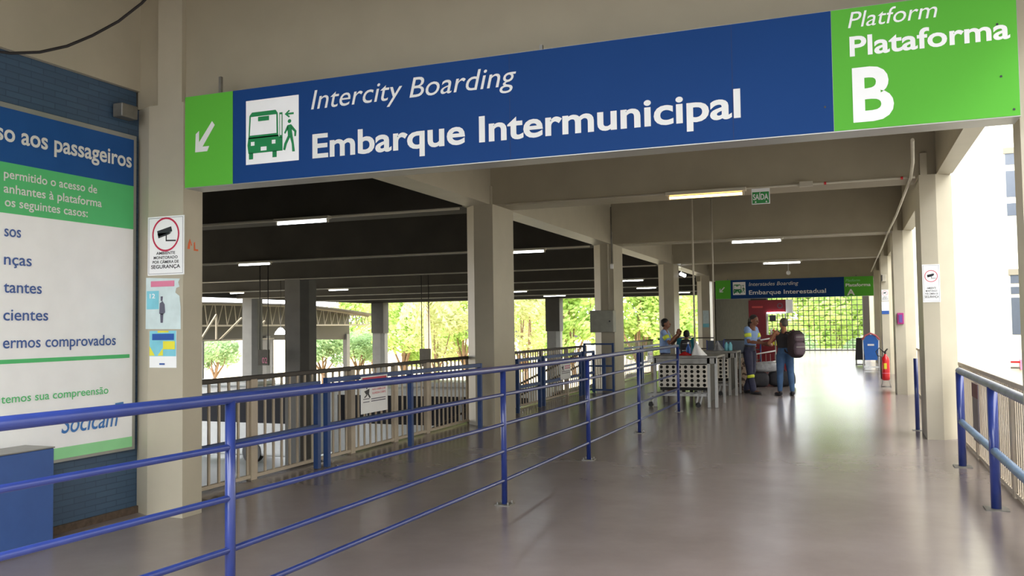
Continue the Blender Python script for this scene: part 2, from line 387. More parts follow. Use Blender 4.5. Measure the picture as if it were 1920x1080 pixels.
# columns of the corridor
def column(xf, sgn, y, z0, label, group, m=M['paint'], cap_=True, CD=.93):
    # sgn=+1: straight face toward +X at xf, cut corners toward -X ; -1 mirrored
    c = .215; w = (.55 if CD > .5 else .6) if sgn > 0 else .42
    fw = w-c
    p = [(0, 0), (-fw, 0), (-w, c), (-w, CD-c), (-fw, CD), (0, CD)] if CD > .5 else [(0, 0), (-fw, 0), (-w, .09), (-w, CD), (0, CD)]
    P = [(xf+sgn*a, y+b) for a, b in p]
    o = thing('column', label, 'column', (xf-sgn*w/2, y+CD/2, z0), group)
    MB().prism(P, ZB-z0, lambda a, b, q: (a, b, z0+q)).build('shaft', m, o)
    if cap_:
        x0 = xf-sgn*.02; x1 = xf-sgn*(fw-.1)
        MB().box(x0, y-.0, ZB, x1, y+.05, ZB+.3 if y > 6 else ZS).build('pilaster_cap', m, o)
    return o
LB = ['beige column at the end of the blue brick wall, with three notices',
      'beige column between the first and second bays of slatted fence',
      'beige column carrying the grey electrical box',
      'beige column behind the officer in the light blue shirt',
      'beige column beside the left end of the far hanging sign']
for y, l in zip(BY[:5], LB): column(XL, 1, y, 0, l, 'columns on the left of the walkway', CD=.93 if y > 6 else .24)
for y in BY[5:7]: column(XL, 1, y, 0, 'far left walkway column hidden beyond the hanging sign', 'columns on the left of the walkway')
RB = ['dark edge column just right of the large sign', 'right-hand beige column with the camera notice nearest the railing', 'right-hand beige column with the small magenta box',
      'right-hand beige column with the small grey speaker box', 'right-hand beige column beside the blue waste bin']
for y, l in zip(BY[:5], RB): column(XR if y > 6 else 1.0, -1, y, 0, l, 'columns on the right of the walkway', CD=.93 if y > 6 else .24)
for y in BY[5:6]: column(XR, -1, y, 0, 'rearmost beige column on the right before the grille', 'columns on the right of the walkway')
column(XR, -1, -1.1, 0, 'beige column behind the viewpoint on the right', 'columns on the right of the walkway')
# hall columns, standing on the lower floor
hl = {(-20.2, 28.7): 'grey hall column, the widest one seen over the slatted fence', (-34.8, 44.6): 'thin grey hall column left of the sign numbered 02',
      (-34.8, 60.5): 'distant grey hall column at the right end of the arched truss', (-20.2, 60.5): 'distant two-tone hall column right of the second walkway column'}
for (x, y), l in hl.items():
    o = thing('hall_column', l, 'column', (x, y+.4, ZG), 'grey columns in the lower hall')
    P = [(x-.45, y), (x+.25, y), (x+.5, y+.25), (x+.5, y+.75), (x-.45, y+.75)]
    MB().prism(P, ZB-ZG, lambda a, b, q: (a, b, ZG+q)).build('shaft', M['grayc'], o)
    if y > 60: MB().box(x-.52, y-.06, 1.2, x+.56, y+.8, ZB).build('dark_upper_casing', M['paintdark'], o)

# ------------------------------------------------------------------ large sign B
def arrow_pts(a0, b0, a1, b1):   # arrow toward lower-left in a box
    u = lambda x, y: (a0+(a1-a0)*x, b0+(b1-b0)*y)
    return [u(*p) for p in [(0, 0), (.62, 0), (.72, .17), (.38, .17), (1, .86), (.86, 1), (.2, .33), (.2, .72), (.03, .62)]]
def bus_picto(fn, a0, b0, a1, b1, parent):
    u = lambda x, y: (a0+(a1-a0)*x, b0+(b1-b0)*y)
    parent = rect(MB(), fn, a0, b0, a1, b1).build('pictogram_board', M['white'], parent)
    f2 = lambda a, b: tuple(Vector(fn(a, b)) + (Vector(fn(a, b+1))-Vector(fn(a, b))).cross(Vector(fn(a+1, b))-Vector(fn(a, b)))*-.0015)
    f3 = lambda a, b: tuple(Vector(fn(a, b)) + (Vector(fn(a, b+1))-Vector(fn(a, b))).cross(Vector(fn(a+1, b))-Vector(fn(a, b)))*-.003)
    g = MB()
    poly(g, f2, [u(*p) for p in [(.05, .40), (.62, .40), (.61, .76), (.57, .81), (.12, .81), (.07, .76)]])
    poly(g, f2, [u(*p) for p in [(.05, .17), (.70, .17), (.70, .38), (.64, .38), (.62, .42), (.05, .42), (.03, .30)]])
    poly(g, f2, [u(*p) for p in [(.06, .08), (.14, .08), (.14, .18), (.06, .18)]])
    poly(g, f2, [u(*p) for p in [(.51, .08), (.59, .08), (.59, .18), (.51, .18)]])
    poly(g, f2, [u(*p) for p in [(.64, .37), (.70, .37), (.70, .76), (.64, .76)]])
    # arrow
    poly(g, f2, [u(*p) for p in [(.74, .725), (.82, .785), (.84, .765), (.80, .74), (.91, .74), (.91, .71), (.80, .71), (.84, .685), (.82, .665)]])
    # walking figure
    disc(g, f2, *u(.83, .61), (b1-b0)*.03, 16, (a1-a0)/(b1-b0)*1.1)
    for pl in ([(.79, .55), (.86, .56), (.885, .40), (.80, .38)], [(.79, .55), (.73, .44), (.75, .42), (.81, .50)], [(.86, .56), (.96, .45), (.95, .37), (.92, .37), (.92, .44), (.86, .49)],
               [(.80, .39), (.85, .38), (.78, .26), (.75, .17), (.71, .18), (.73, .27)], [(.83, .39), (.885, .40), (.91, .27), (.93, .14), (.88, .14), (.87, .26)]):
        poly(g, f2, [u(*p) for p in pl])
    g.build('pictogram_bus_and_walker', M['pictogreen'], parent)
    w = MB()
    poly(w, f3, [u(*p) for p in [(.08, .45), (.59, .45), (.585, .74), (.10, .74)]])
    rect(w, f3, *u(.655, .41), *u(.685, .73)); rect(w, f3, *u(.10, .29), *u(.17, .35)); rect(w, f3, *u(.50, .29), *u(.57, .35)); rect(w, f3, *u(.29, .20), *u(.40, .26))
    w.build('pictogram_cutouts', M['white'], parent)
    f4 = lambda a, b: tuple(Vector(fn(a, b)) + (Vector(fn(a, b+1))-Vector(fn(a, b))).cross(Vector(fn(a+1, b))-Vector(fn(a, b)))*-.0045)
    rect(rect(MB(), f4, *u(.24, .66), *u(.45, .73)), f4, *u(.20, .29), *u(.46, .35)).build_each('pictogram_green_detail', M['pictogreen'], parent)

SY = 5.73; st, sb = 3.545, 2.777
sg = thing('overhead_sign', 'large blue and green hanging sign reading Embarque Intermunicipal, Plataforma B', 'sign', (-2.07, SY+.1, sb))
MB().box(-5.11, SY, sb-.0, .965, SY+.22, st).build('casing', M['alum'], sg)
f = fy(SY, .003)
rect(MB(), f, -5.108, sb+.006, -4.622, st-.003).build('green_arrow_panel', M['signgreen'], sg)
rect(rect(rect(MB(), f, -4.62, sb+.006, -2.21, st-.003), f, -2.206, sb+.006, -.662, st-.003), f, -.658, sb+.006, -.052, st-.003).build('blue_panel', M['signblue'], sg)
rect(MB(), f, -.05, sb+.006, .962, st-.003).build('green_platform_panel', M['signgreen'], sg)
f = fy(SY, .006)
rect(MB(), fy(SY, .0015), -4.62, sb+.006, -.052, st-.003).build('blue_backing', mat('sign_seam_blue', (16, 44, 96), .6), sg)
poly(MB(), f, arrow_pts(-5.0, 3.07, -4.80, 3.315)).build('arrow', M['lettergrey'], sg)
bus_picto(fy(SY, .005), -4.49, 2.924, -3.986, 3.443, sg)
text_on('Intercity Boarding', f, -3.871, -2.156, 3.312, .148, 'lettering_intercity_boarding', M['lettergrey'], sg, 0, .22)
text_on('Embarque Intermunicipal', f, -3.86, -.612, 2.925, .19, 'lettering_embarque_intermunicipal', M['lettergrey'], sg, .022, 0)
text_on('Platform', f, .047, .548, 3.418, .098, 'lettering_platform', M['white'], sg, 0, .22)
text_on('Plataforma', f, .053, .925, 3.238, .125, 'lettering_plataforma', M['white'], sg, .022, 0)
text_on('B', f, .062, .294, 2.825, .34, 'lettering_platform_letter', M['white'], sg, .03, 0)
for x in (-5.0, -4.86, -2.9, -.6, .5): pass
h = MB()
for x in (-4.83, -2.0, .4): h.box(x-.012, SY+.09, st, x+.012, SY+.115, ZB+.12 if x < -4 else ZB+.02)
h.build_each('hanger', M['steeld'], sg)
sc = MB()
for x, z in ((.86, 3.33), (.87, 3.02), (.93, 2.82), (-.10, 2.94)): disc(sc, fy(SY, .007), x, z, .007, 10)
sc.build_each('screw', M['ink'], sg)
# ------------------------------------------------------------------ far sign A
SY2 = 36.3
s2 = thing('overhead_sign', 'smaller far hanging sign reading Embarque Interestadual, Plataforma A', 'sign', (-2.07, SY2+.1, 2.59))
MB().box(-5.06, SY2, 2.59, .93, SY2+.2, 3.36).build('casing', M['alum'], s2)
f = fy(SY2, .01)
rect(MB(), f, -5.058, 2.6, -4.45, 3.355).build('green_arrow_panel', M['signgreen'], s2)
rect(MB(), f, -4.448, 2.6, -.125, 3.355).build('blue_panel', M['signblue'], s2)
rect(MB(), f, -.123, 2.6, .928, 3.355).build('green_platform_panel', M['signgreen'], s2)
f = fy(SY2, .02)
poly(MB(), f, arrow_pts(-4.90, 2.87, -4.68, 3.09)).build('arrow', M['lettergrey'], s2)
bus_picto(fy(SY2, .02), -4.36, 2.75, -3.86, 3.27, s2)
text_on('Interstades Boarding', f, -3.729, -1.818, 3.10, .145, 'lettering_interstades_boarding', M['lettergrey'], s2, 0, .22)
text_on('Embarque Interestadual', f, -3.73, -.796, 2.75, .17, 'lettering_embarque_interestadual', M['white'], s2, .012, 0)
text_on('Platform', f, -.07, .45, 3.16, .1, 'lettering_platform', M['pgreenl'], s2, 0, .22)
text_on('Plataforma', f, -.07, .83, 2.97, .12, 'lettering_plataforma', M['white'], s2, .022, 0)
text_on('A', f, -.03, .26, 2.63, .24, 'lettering_platform_letter', M['white'], s2, .03, 0)
MB().box(-4.6, SY2+.08, 3.34, -4.57, SY2+.42, 3.42).box(.3, SY2+.08, 3.34, .33, SY2+.42, 3.42).build_each('hanger', M['steeld'], s2)

# ------------------------------------------------------------------ left poster
PX = -5.93
po = thing('notice_board', 'tall framed passenger access board in blue, green and white on the blue brick wall', 'notice board', (PX, 4.4, .57))
MB().box(PX, 2.7, .565, PX+.035, 6.0, 3.34).build('frame', M['alum'], po)
f = fx(PX+.035, .002)
rect(MB(), f, 2.73, .59, 5.965, 3.30).build('white_panel', M['white'], po)
f = fx(PX+.035, .004)
rect(MB(), f, 2.73, 2.886, 5.965, 3.30).build('blue_header', M['pblue'], po)
rect(MB(), f, 2.73, 2.502, 5.965, 2.886).build('green_band', M['pgreen'], po)
rect(MB(), f, 2.73, 1.368, 5.93, 1.40).build('green_rule', M['pgreen'], po)
rect(MB(), f, 2.73, .59, 5.965, .68).build('green_foot', M['pgreenl'], po)
f = fx(PX+.035, .007)
text_on('so aos passageiros', f, 4.62, 5.938, 3.045, .135, 'lettering_passageiros', M['lettergrey'], po, .02)
text_on('permitido o acesso de', f, 4.69, 5.56, 2.765, .068, 'lettering_permitido', M['lettergrey'], po, .012)
text_on('anhantes à plataforma', f, 4.69, 5.61, 2.655, .068, 'lettering_plataforma', M['lettergrey'], po, .012)
text_on('os seguintes casos:', f, 4.70, 5.465, 2.553, .068, 'lettering_casos', M['lettergrey'], po, .012)
for s_, y0, y1, z in (('sos', 4.70, 4.841, 2.325), ('nças', 4.70, 4.937, 2.112), ('tantes', 4.70, 5.03, 1.902), ('cientes', 4.70, 5.091, 1.693), ('ermos comprovados', 4.70, 5.772, 1.484)):
    text_on(s_, f, y0, y1, z, .088, 'lettering_case', M['textblue'], po, .008)
text_on('temos sua compreensão', f, 4.69, 5.695, 1.075, .062, 'lettering_thanks', M['pgreen'], po, .004)
text_on('Socicam', f, 5.226, 5.80, .79, .145, 'lettering_logo', M['logoblue'], po, .008, .25)
mb = MB(); poly(mb, f, [(5.77, .95), (5.865, .965), (5.86, .99), (5.77, .985)]); mb.build('logo_swoosh', M['logoblue'], po)

cb = thing('blue_cabinet', 'blue metal cabinet standing against the wall below the access board', 'cabinet', (-5.7, 4.2, 0))
MB().rbox(-5.885, 3.2, .01, -5.58, 4.89, .735, .008).build('body', M['bluewall_cab'], cb)
MB().rbox(-5.885, 3.19, .735, -5.575, 4.895, .745, .004).build('top_edge', M['steel'], cb)
fl = thing('wall_floodlight', 'small dark floodlight high on the blue wall beside the first column', 'light', (-5.9, 5.83, 3.5))
MB().rbox(-5.91, 5.74, 3.46, -5.80, 5.92, 3.58, .01).build('housing', M['steeld'], fl)
MB().box(-5.93, 5.80, 3.50, -5.90, 5.86, 3.56).build('bracket', M['black'], fl)
cbp = [(-5.65, 4.3, 3.60), (-5.6, 4.5, 3.62), (-5.55, 4.7, 3.68), (-5.48, 4.88, 3.77), (-5.4, 5.04, 3.89), (-5.3, 5.2, 4.04), (-5.2, 5.34, 4.22), (-5.1, 5.45, 4.42), (-5.05, 5.5, 4.6)]
c2 = [(-5.885, 3.2, 3.80), (-5.75, 3.8, 3.64)]+cbp
tag(MB().tube(c2, .011, 8).build('ceiling_cable', M['cable']), 'loose black cable drooping across the beam above the blue wall', 'cable')

# ------------------------------------------------------------------ notices on columns
def cctv_notice(x0, x1, z0, z1, Y, label):
    o = thing('camera_notice', label, 'notice', ((x0+x1)/2, Y, z0), 'white security camera notices')
    w = x1-x0; hh = z1-z0
    MB().box(x0, Y-.006, z0, x1, Y, z1).build('plate', M['white'], o)
    f = fy(Y, .0075)
    m = MB(); b = .012
    rect(m, f, x0+b, z0+b, x0+b+.003, z1-b); rect(m, f, x1-b-.003, z0+b, x1-b, z1-b); rect(m, f, x0+b, z0+b, x1-b, z0+b+.003); rect(m, f, x0+b, z1-b-.003, x1-b, z1-b)
    m.build('border_line', M['inkgrey'], o)
    cx_, cz = (x0+x1)/2, z1-hh*.31
    ring(MB(), f, cx_, cz, w*.335, w*.375).build('red_ring', M['crimson'], o)
    m = MB(); q = lambda a, b: (cx_+a*w, cz+b*w)
    poly(m, f, [q(-.24, .08), (q(.15, .17)), q(.18, .06), q(-.2, -.04)]); poly(m, f, [q(-.23, .03), q(-.2, -.08), q(.1, 0), q(.16, .04)])
    poly(m, f, [q(0, 0), q(.03, 0), q(.03, -.12), q(.28, -.13), q(.28, -.16), q(0, -.15)])
    m.build('camera_symbol', M['ink'], o)
    zz = z1-hh*.65
    for s_, k, wd in (('AMBIENTE', 0, .52), ('MONITORADO', 1, .66), ('POR CÂMERA DE', 2, .72), ('SEGURANÇA', 3.15, .8)):
        text_on(s_, f, cx_-w*wd/2, cx_+w*wd/2, zz-k*hh*.075, hh*(.048 if k < 3 else .062), 'lettering', M['ink'], o, .02)
    return o
cctv_notice(-5.735, -5.335, 2.085, 2.60, 5.98, 'security camera notice on the first left column beside the blue wall')
cctv_notice(.949, 1.165, 1.85, 2.362, 13.03, 'security camera notice on the nearest right column')
cctv_notice(.95, 1.15, 2.22, 2.56, 28.7, 'distant security camera notice under the small grey speaker box')
p2 = thing('torn_poster', 'faded pale blue poster with a torn corner under the camera notice', 'poster', (-5.57, 5.98, 1.62))
f = fy(5.98, .003)
poly(MB(), f, [(-5.758, 1.618), (-5.37, 1.613), (-5.372, 1.80), (-5.385, 1.90), (-5.43, 1.93), (-5.42, 1.97), (-5.385, 1.98), (-5.40, 2.02), (-5.38, 2.05), (-5.755, 2.068)]).build('sheet', M['paper'], p2)
f = fy(5.98, .005)
rect(MB(), f, -5.70, 1.985, -5.44, 2.035).build('pink_heading', M['pinkink'], p2)
rect(MB(), f, -5.745, 1.79, -5.61, 1.95).build('cyan_block', M['cyan'], p2)
text_on('12', fy(5.98, .007), -5.71, -5.65, 1.885, .04, 'lettering', M['white'], p2, .02)
m = MB(); poly(m, f, [(-5.605, 1.75), (-5.57, 1.74), (-5.54, 1.76), (-5.545, 1.83), (-5.57, 1.86), (-5.60, 1.84)]); poly(m, f, [(-5.59, 1.86), (-5.57, 1.86), (-5.565, 1.9), (-5.59, 1.9)])
poly(m, f, [(-5.59, 1.67), (-5.565, 1.67), (-5.56, 1.75), (-5.595, 1.75)]); m.build('figure_drawing', M['inkgrey'], p2)
p3 = thing('small_poster', 'small blue and yellow leaflet, lowest of the sheets on the first column', 'poster', (-5.56, 5.98, 1.28))
rect(MB(), fy(5.98, .003), -5.713, 1.28, -5.415, 1.60).build('sheet', M['white'], p3)
m = MB(); rect(m, f, -5.71, 1.38, -5.42, 1.60); m.build('cyan_field', M['cyan'], p3)
f = fy(5.98, .007)
m = MB(); poly(m, f, [(-5.71, 1.385), (-5.65, 1.385), (-5.71, 1.47)]); rect(m, f, -5.56, 1.44, -5.43, 1.51); poly(m, f, [(-5.62, 1.385), (-5.56, 1.385), (-5.56, 1.45)]); rect(m, f, -5.62, 1.585, -5.5, 1.6); m.build_each('yellow_shapes', M['yellow'], p3)
rect(MB(), f, -5.68, 1.52, -5.44, 1.575).build('blue_title_bar', M['navyp'], p3)
rect(MB(), f, -5.60, 1.305, -5.54, 1.32).build('logo', M['textblue'], p3)
m = MB()
fr = fx(XL, .002)
for y0, z0, pts in ((6.03, 2.31, [(0, 0), (.03, 0), (.035, .06), (.05, .03), (.06, .035), (.03, .09), (.01, .05)]), (6.11, 2.30, [(0, 0), (.02, 0), (.015, .08), (0, .07)]), (6.125, 2.30, [(0, 0), (.04, .0), (.04, .015), (0, .015)])):
    poly(m, fr, [(y0+a, z0+b) for a, b in pts])
tag(m.build('graffiti_mark', M['orange']), 'small orange spray mark on the side of the first left column', 'graffiti')
# R3 lower leaflet, boxes
o = thing('leaflet', 'distant white and blue leaflet under a camera notice on the right', 'poster', (1.04, 28.7, 1.82))
MB().box(.945, 28.692, 1.82, 1.15, 28.7, 2.2).build('sheet', M['white'], o); rect(MB(), fy(28.69, .004), .945, 1.82, 1.15, 1.92).build('blue_foot', M['navyp'], o)
o = thing('speaker_box', 'small grey speaker box high on a far right column', 'speaker', (1.0, 28.65, 2.8)); MB().rbox(.96, 28.55, 2.8, 1.09, 28.7, 3.02, .01).build('case', M['pvc'], o); MB().box(.955, 28.54, 2.82, .985, 28.56, 3.0).build('grille', M['black'], o)
o = thing('call_box', 'magenta box with a purple face on the second right column', 'box', (1.05, 20.78, 1.54)); MB().rbox(.99, 20.73, 1.535, 1.12, 20.8, 1.78, .01).build('case', M['magenta'], o); MB().box(1.02, 20.72, 1.57, 1.09, 20.735, 1.74).build('face', M['purple'], o)
o = thing('sheet_notice', 'blue and white sheet taped to a far left column behind the tables', 'poster', (-5.45, 36.6, 1.4))
MB().box(-5.65, 36.63, 1.45, -5.40, 36.65, 2.15).build('sheet', M['paper'], o); rect(MB(), fy(36.63, .004), -5.65, 1.45, -5.40, 1.6).build('cyan_foot', M['cyan'], o)

# ------------------------------------------------------------------ railings
RX = -2.93
py = [3.614, 7.34, 10.06, 12.76, 15.95]
r = thing('blue_railing', 'long five-bar blue tube railing dividing the walkway in the foreground', 'railing', (RX, 9, 0))
RZ = [(1.268, 1.254, 1.215, 1.205, 1.207, 1.203), (1.03, 1.01, .985, .962, .962, .954), (.785, .756, .718, .703, .69, .697), (.54, .498, .477, .448, .445, .421), (.30, .27, .217, .201, .188, .177)]
for i, y in enumerate(py):
    pst = MB().cyl((RX, y, .006), (RX, y, RZ[0][i+1]-.01), .026, 16).build('post', M['blue'], r)
    MB().box(RX-.07, y-.07, 0, RX+.07, y+.07, .008).build('base_plate', M['steeld'], pst)
    b = MB()
    for dx in (-.05, .05):
        for dy in (-.05, .05): b.cyl((RX+dx, y+dy, .008), (RX+dx, y+dy, .03), .008, 8)
    b.build_each('anchor_bolt', M['steel'], pst)
for k_, zs in enumerate(RZ):
    ys = [1.0]+py; zz = [zs[0]+(zs[0]-zs[1])*.6]+list(zs[1:])
    MB().tube([(RX, y, z) for y, z in zip(ys, zz)], .028 if k_ == 0 else .0165, 16).build('rail', M['blue'], r)
# right railing
rr_ = thing('blue_railing', 'short two-bar blue railing in front of the right-hand slatted fence', 'railing', (1.12, 8, 0))
for y in (10.73, 8.4, 5.2, 2.0):
    MB().cyl((1.12, y, .006), (1.12, y, 1.03), .04, 18).build('post', M['blue'], rr_)
    MB().box(1.03, y-.09, 0, 1.21, y+.09, .01).build('base_plate', M['steeld'], rr_)
MB().cyl((1.12, 1.5, 1.045), (1.12, 10.77, 1.045), .036, 18).build('rail', mat('worn_grey_blue_rail', (108, 116, 136), .4, var=.3, scale=5), rr_)
MB().cyl((1.12, 1.5, .49), (1.12, 10.73, .49), .034, 18).build('rail', mat('pale_blue_rail', (110, 140, 176), .4, var=.2, scale=5), rr_)
o = thing('blue_post', 'dark blue pole standing at the back of the first right column', 'pole', (.93, 14.1, 0))
MB().cyl((.90, 14.1, 0), (.90, 14.1, 1.05), .03, 12).build('post', M['blue'], o); MB().box(.83, 14.03, 0, .98, 14.17, .008).build('base_plate', M['steeld'], o)

def slat_fence(X, y0, y1, label, group, step=.15, posts=(), toprail=M['darkrail'], w=.03, zt=1.09):
    o = thing('slatted_fence', label, 'fence', (X, (y0+y1)/2, 0), group)
    n = int((y1-y0)/step)
    for i in range(n):
        y = y0+(i+.5)*(y1-y0)/n
        MB().box(X-.008, y-w/2, .05, X+.008, y+w/2, zt-.02).build('slat', M['fence'], o)
    MB().box(X-.022, y0, .02, X+.022, y1, .055).build('bottom_rail', M['fence'], o)
    MB().rbox(X-.03, y0, zt-.03, X+.03, y1, zt+.02, .008).build('top_rail', toprail, o)
    for y in posts: MB().box(X-.03, y-.05, 0, X+.03, y+.05, zt-.02).build('post', M['fence'], o)
    return o
gL = 'beige slatted fences on the left edge'
slat_fence(-6.0, 6.25, 13.75, 'first bay of beige slatted fence beside the blue brick wall', gL, posts=(7.75, 9.75, 10.9, 11.9, 13.5))
slat_fence(-6.08, 13.98, 20.75, 'second bay of beige slatted fence between the two nearest full columns', gL, posts=(15.5, 17.4, 19.2, 20.7))
slat_fence(-6.08, 22.6, 28.65, 'third bay of beige slatted fence beyond the electrical box column', gL, posts=(24.2, 26.4, 28.5))
slat_fence(-6.08, 29.65, 36.6, 'fourth bay of beige slatted fence, farthest one seen behind the tables', gL, step=.3, posts=(31.5, 34))
gR = 'beige slatted fences on the right edge'
slat_fence(1.37, 6.25, 13.0, 'beige slatted fence behind the short two-bar blue railing', gR, step=.1, posts=(9.0, 11.4, 12.9), toprail=M['fence'], w=.055, zt=1.03)
slat_fence(1.37, 14.0, 20.75, 'beige slatted fence between the first and second right columns', gR, step=.12, posts=(16.5, 19.0), toprail=M['fence'], w=.055, zt=1.0)
slat_fence(1.37, 21.8, 28.65, 'beige slatted fence behind the red fire extinguisher', gR, step=.25, posts=(24, 27), toprail=M['fence'], w=.055, zt=1.0)
slat_fence(1.37, -1, 5.9, 'beige slatted fence right of the viewpoint', gR, step=.2, posts=(2, 4), toprail=M['fence'], w=.055, zt=1.03)
o = thing('fence_plaque', 'grey and maroon plaque hung on the right-hand fence behind the blue railing', 'plaque', (1.33, 11.2, .35))
MB().box(1.315, 10.95, .22, 1.33, 11.4, .88).build('plate', mat('plaque_grey', (120, 112, 116), .5), o); MB().box(1.31, 10.95, .72, 1.316, 11.4, .88).build('maroon_header', mat('maroon_print', (98, 40, 52), .5), o)

def gate(X, ys, label, X1=None, zt=1.0):
    X1 = X if X1 is None else X1
    gx = lambda y: X+(X1-X)*(y-ys[0])/(ys[-1]-ys[0])
    o = thing('blue_gate', label, 'gate', (X, ys[0], 0), 'blue square-tube gates along the left fence')
    for y in ys: MB().box(gx(y)-.03, y-.03, .005, gx(y)+.03, y+.03, zt).build('upright', M['blue2'], o)
    for n_, z in (('top_bar', zt-.028), ('middle_bar', .478)): MB().bar((gx(ys[0]+.03), ys[0]+.03, z), (gx(ys[-1]-.03), ys[-1]-.03, z), .056, .055).build(n_, M['blue2'], o)
    return o
gate(-5.72, (6.3, 8.56), 'blue tube gate frame just past the first column')
gate(-5.68, (8.7, 10.5, 12.5), 'blue tube gate frame carrying the nearest red-headed warning notice', X1=-5.38, zt=1.03)
gate(-5.70, (15.0, 16.22), 'short blue gate frame just past the second left column')
gate(-5.70, (16.46, 19.0), 'blue gate frame carrying the second red-headed warning notice')
gate(-5.70, (19.25, 20.1), 'narrow blue gate frame before the electrical box column')
gate(-5.70, (22.9, 25.2), 'blue gate frame just past the electrical box column', zt=.98)
gate(-5.70, (25.4, 28.5), 'blue gate frame carrying the farthest red-headed warning notice', zt=.98)
o = thing('blue_gate', 'tall blue gate frame standing across the front of the electrical box column', 'gate', (-5.62, 20.3, 0), 'blue square-tube gates along the left fence')
for x in (-5.98, -5.27): MB().box(x-.025, 20.28, .005, x+.025, 20.33, 1.17).build('upright', M['blue2'], o)
for z in (1.145, .62, .05): MB().box(-5.955, 20.285, z-.02, -5.295, 20.325, z+.02).build('bar', M['blue2'], o)
for k in range(6): MB().box(-5.88+k*.055, 20.30, .07, -5.86+k*.055, 20.31, .9).build('slat', M['fence'], o)
MB().box(-5.54, 20.28, .05, -5.46, 20.34, .92).build('lock_post', M['blue2'], o)

def warn(y0, y1, z0, z1, label, X=-5.685, full=True):
    o = thing('warning_notice', label, 'notice', (X, y0, z0), 'white warning notices with red headers')
    MB().box(X-.008, y0, z0, X, y1, z1).build('plate', M['white'], o)
    f = fx(X, .002); w = y1-y0; hh = z1-z0
    rect(MB(), f, y0+.04*w, z1-.16*hh, y1-.04*w, z1-.03*hh).build('red_header', M['crimson'], o)
    m = MB(); q = lambda a, b: (y0+a*w, z0+b*hh)
    disc(m, f, *q(.2, .68), hh*.03, 10); poly(m, f, [q(.1, .6), q(.3, .66), q(.28, .52), q(.18, .5)]); poly(m, f, [q(.18, .5), q(.24, .5), q(.12, .42), q(.1, .44)]); poly(m, f, [q(.22, .52), q(.28, .52), q(.34, .42), q(.3, .4)])
    m.build('falling_figure_symbol', M['ink'], o)
    if full:
        text_on('NÃO DEBRUÇAR', f, y0+.4*w, y1-.08*w, z0+.60*hh, .055*hh, 'lettering', M['crimson'], o, .01)
        text_on('GUARDA-CORPO', f, y0+.4*w, y1-.08*w, z0+.50*hh, .055*hh, 'lettering', M['crimson'], o, .01)
        m = MB()
        for z in (.36, .30): rect(m, f, y0+.36*w, z0+z*hh, y1-.08*w, z0+(z+.025)*hh)
        for z in (.38, .3): rect(m, f, y0+.06*w, z0+z*hh, y0+.3*w, z0+(z+.02)*hh)
        m.build_each('small_print', M['inkgrey'], o)
    else:
        m = MB()
        for z in (.6, .5): rect(m, f, y0+.4*w, z0+z*hh, y1-.08*w, z0+(z+.05)*hh)
        m.build_each('red_print', M['pinkink'], o)
        m = MB()
        for z in (.36, .28): rect(m, f, y0+.1*w, z0+z*hh, y1-.08*w, z0+(z+.03)*hh)
        m.build_each('small_print', M['inkgrey'], o)
warn(9.20, 9.84, .56, 1.01, 'nearest white warning notice with red header, on the first bay of railings', X=-5.52)
warn(17.45, 18.15, .46, .90, 'middle white warning notice with red header, on the second bay of railings', X=-5.665, full=False)
warn(25.95, 26.65, .44, .90, 'farthest white warning notice with red header, past the electrical box column', X=-5.665, full=False)

# ------------------------------------------------------------------ ceiling lights, conduits
def tube_light(x0, x1, y, z, label, grp, warm=False, bright=True):
    o = thing('fluorescent_light', label, 'ceiling light', ((x0+x1)/2, y, z), grp)
    MB().rbox(x0-.03, y-.06, z+.035, x1+.03, y+.06, z+.09, .01).build('batten', M['pvc'], o)
    MB().cyl((x0+.03, y, z), (x1-.03, y, z), .019, 12).build('tube', M['tubewarm'] if warm else M['tube'], o)
    MB().box(x0, y-.02, z-.025, x0+.03, y+.02, z+.04).box(x1-.03, y-.02, z-.025, x1, y+.02, z+.04).build_each('lampholder', M['pvc'], o)
    return o
cg = 'tube lights on the walkway beams'
tube_light(-2.48, -1.36, 13.03+.0-.07, 3.485, 'warm yellowish tube light beside the SAÍDA sign', cg, warm=True)
tube_light(-2.51, -1.37, 20.8-.05, 3.48, 'cool white tube light on the second walkway beam from the large sign', cg)
tube_light(-2.50, -1.34, 28.7-.05, 3.48, 'cool white tube light on the third walkway beam, just above the far sign', cg)
hg = 'tube lights in the lower hall'
HLT = [(-9.49, -8.41, 12.95, 'largest hall tube light, upper left beyond the first column'), (-16.54, -15.4, 20.75, 'hall tube light second from the fence, left of the grey column'),
       (-29.7, -28.8, 36.6, 'small hall tube light just right of the first column'), (-23.77, -22.63, 36.6, 'hall tube light just right of the widest grey hall column'),
       (-15.3, -14.2, 36.6, 'hall tube light glimpsed left of the second walkway column'), (-17.4, -16.3, 44.55, 'hall tube light just right of the second walkway column'), (-18.1, -16.6, 52.45, 'hall tube light right of the distant two-tone column'),
       (-9.2, -8.1, 36.6, 'hall tube light beside the electrical box column'), (-10.25, -9.2, 44.55, 'lower hall tube light right of the electrical box column'),
       (-9.7, -8.8, 52.45, 'hall tube light seen past the officer\'s column'), (-8.2, -7.1, 20.75, 'hall tube light end peeping left of the second walkway column')]
for x0, x1, y, l in HLT: tube_light(x0, x1, y, 3.48, l, hg)
o = thing('spot_lamp', 'small white lamp under the beam near the officer\'s column', 'lamp', (-5.4, 30.6, 3.4))
MB().cyl((-5.46, 30.6, 3.36), (-5.28, 30.5, 3.28), .055, 14).build('lamp_head', M['tube'], o); MB().cyl((-5.43, 30.6, 3.35), (-5.43, 30.6, 3.595), .012, 8).build('stem', M['pvc'], o)
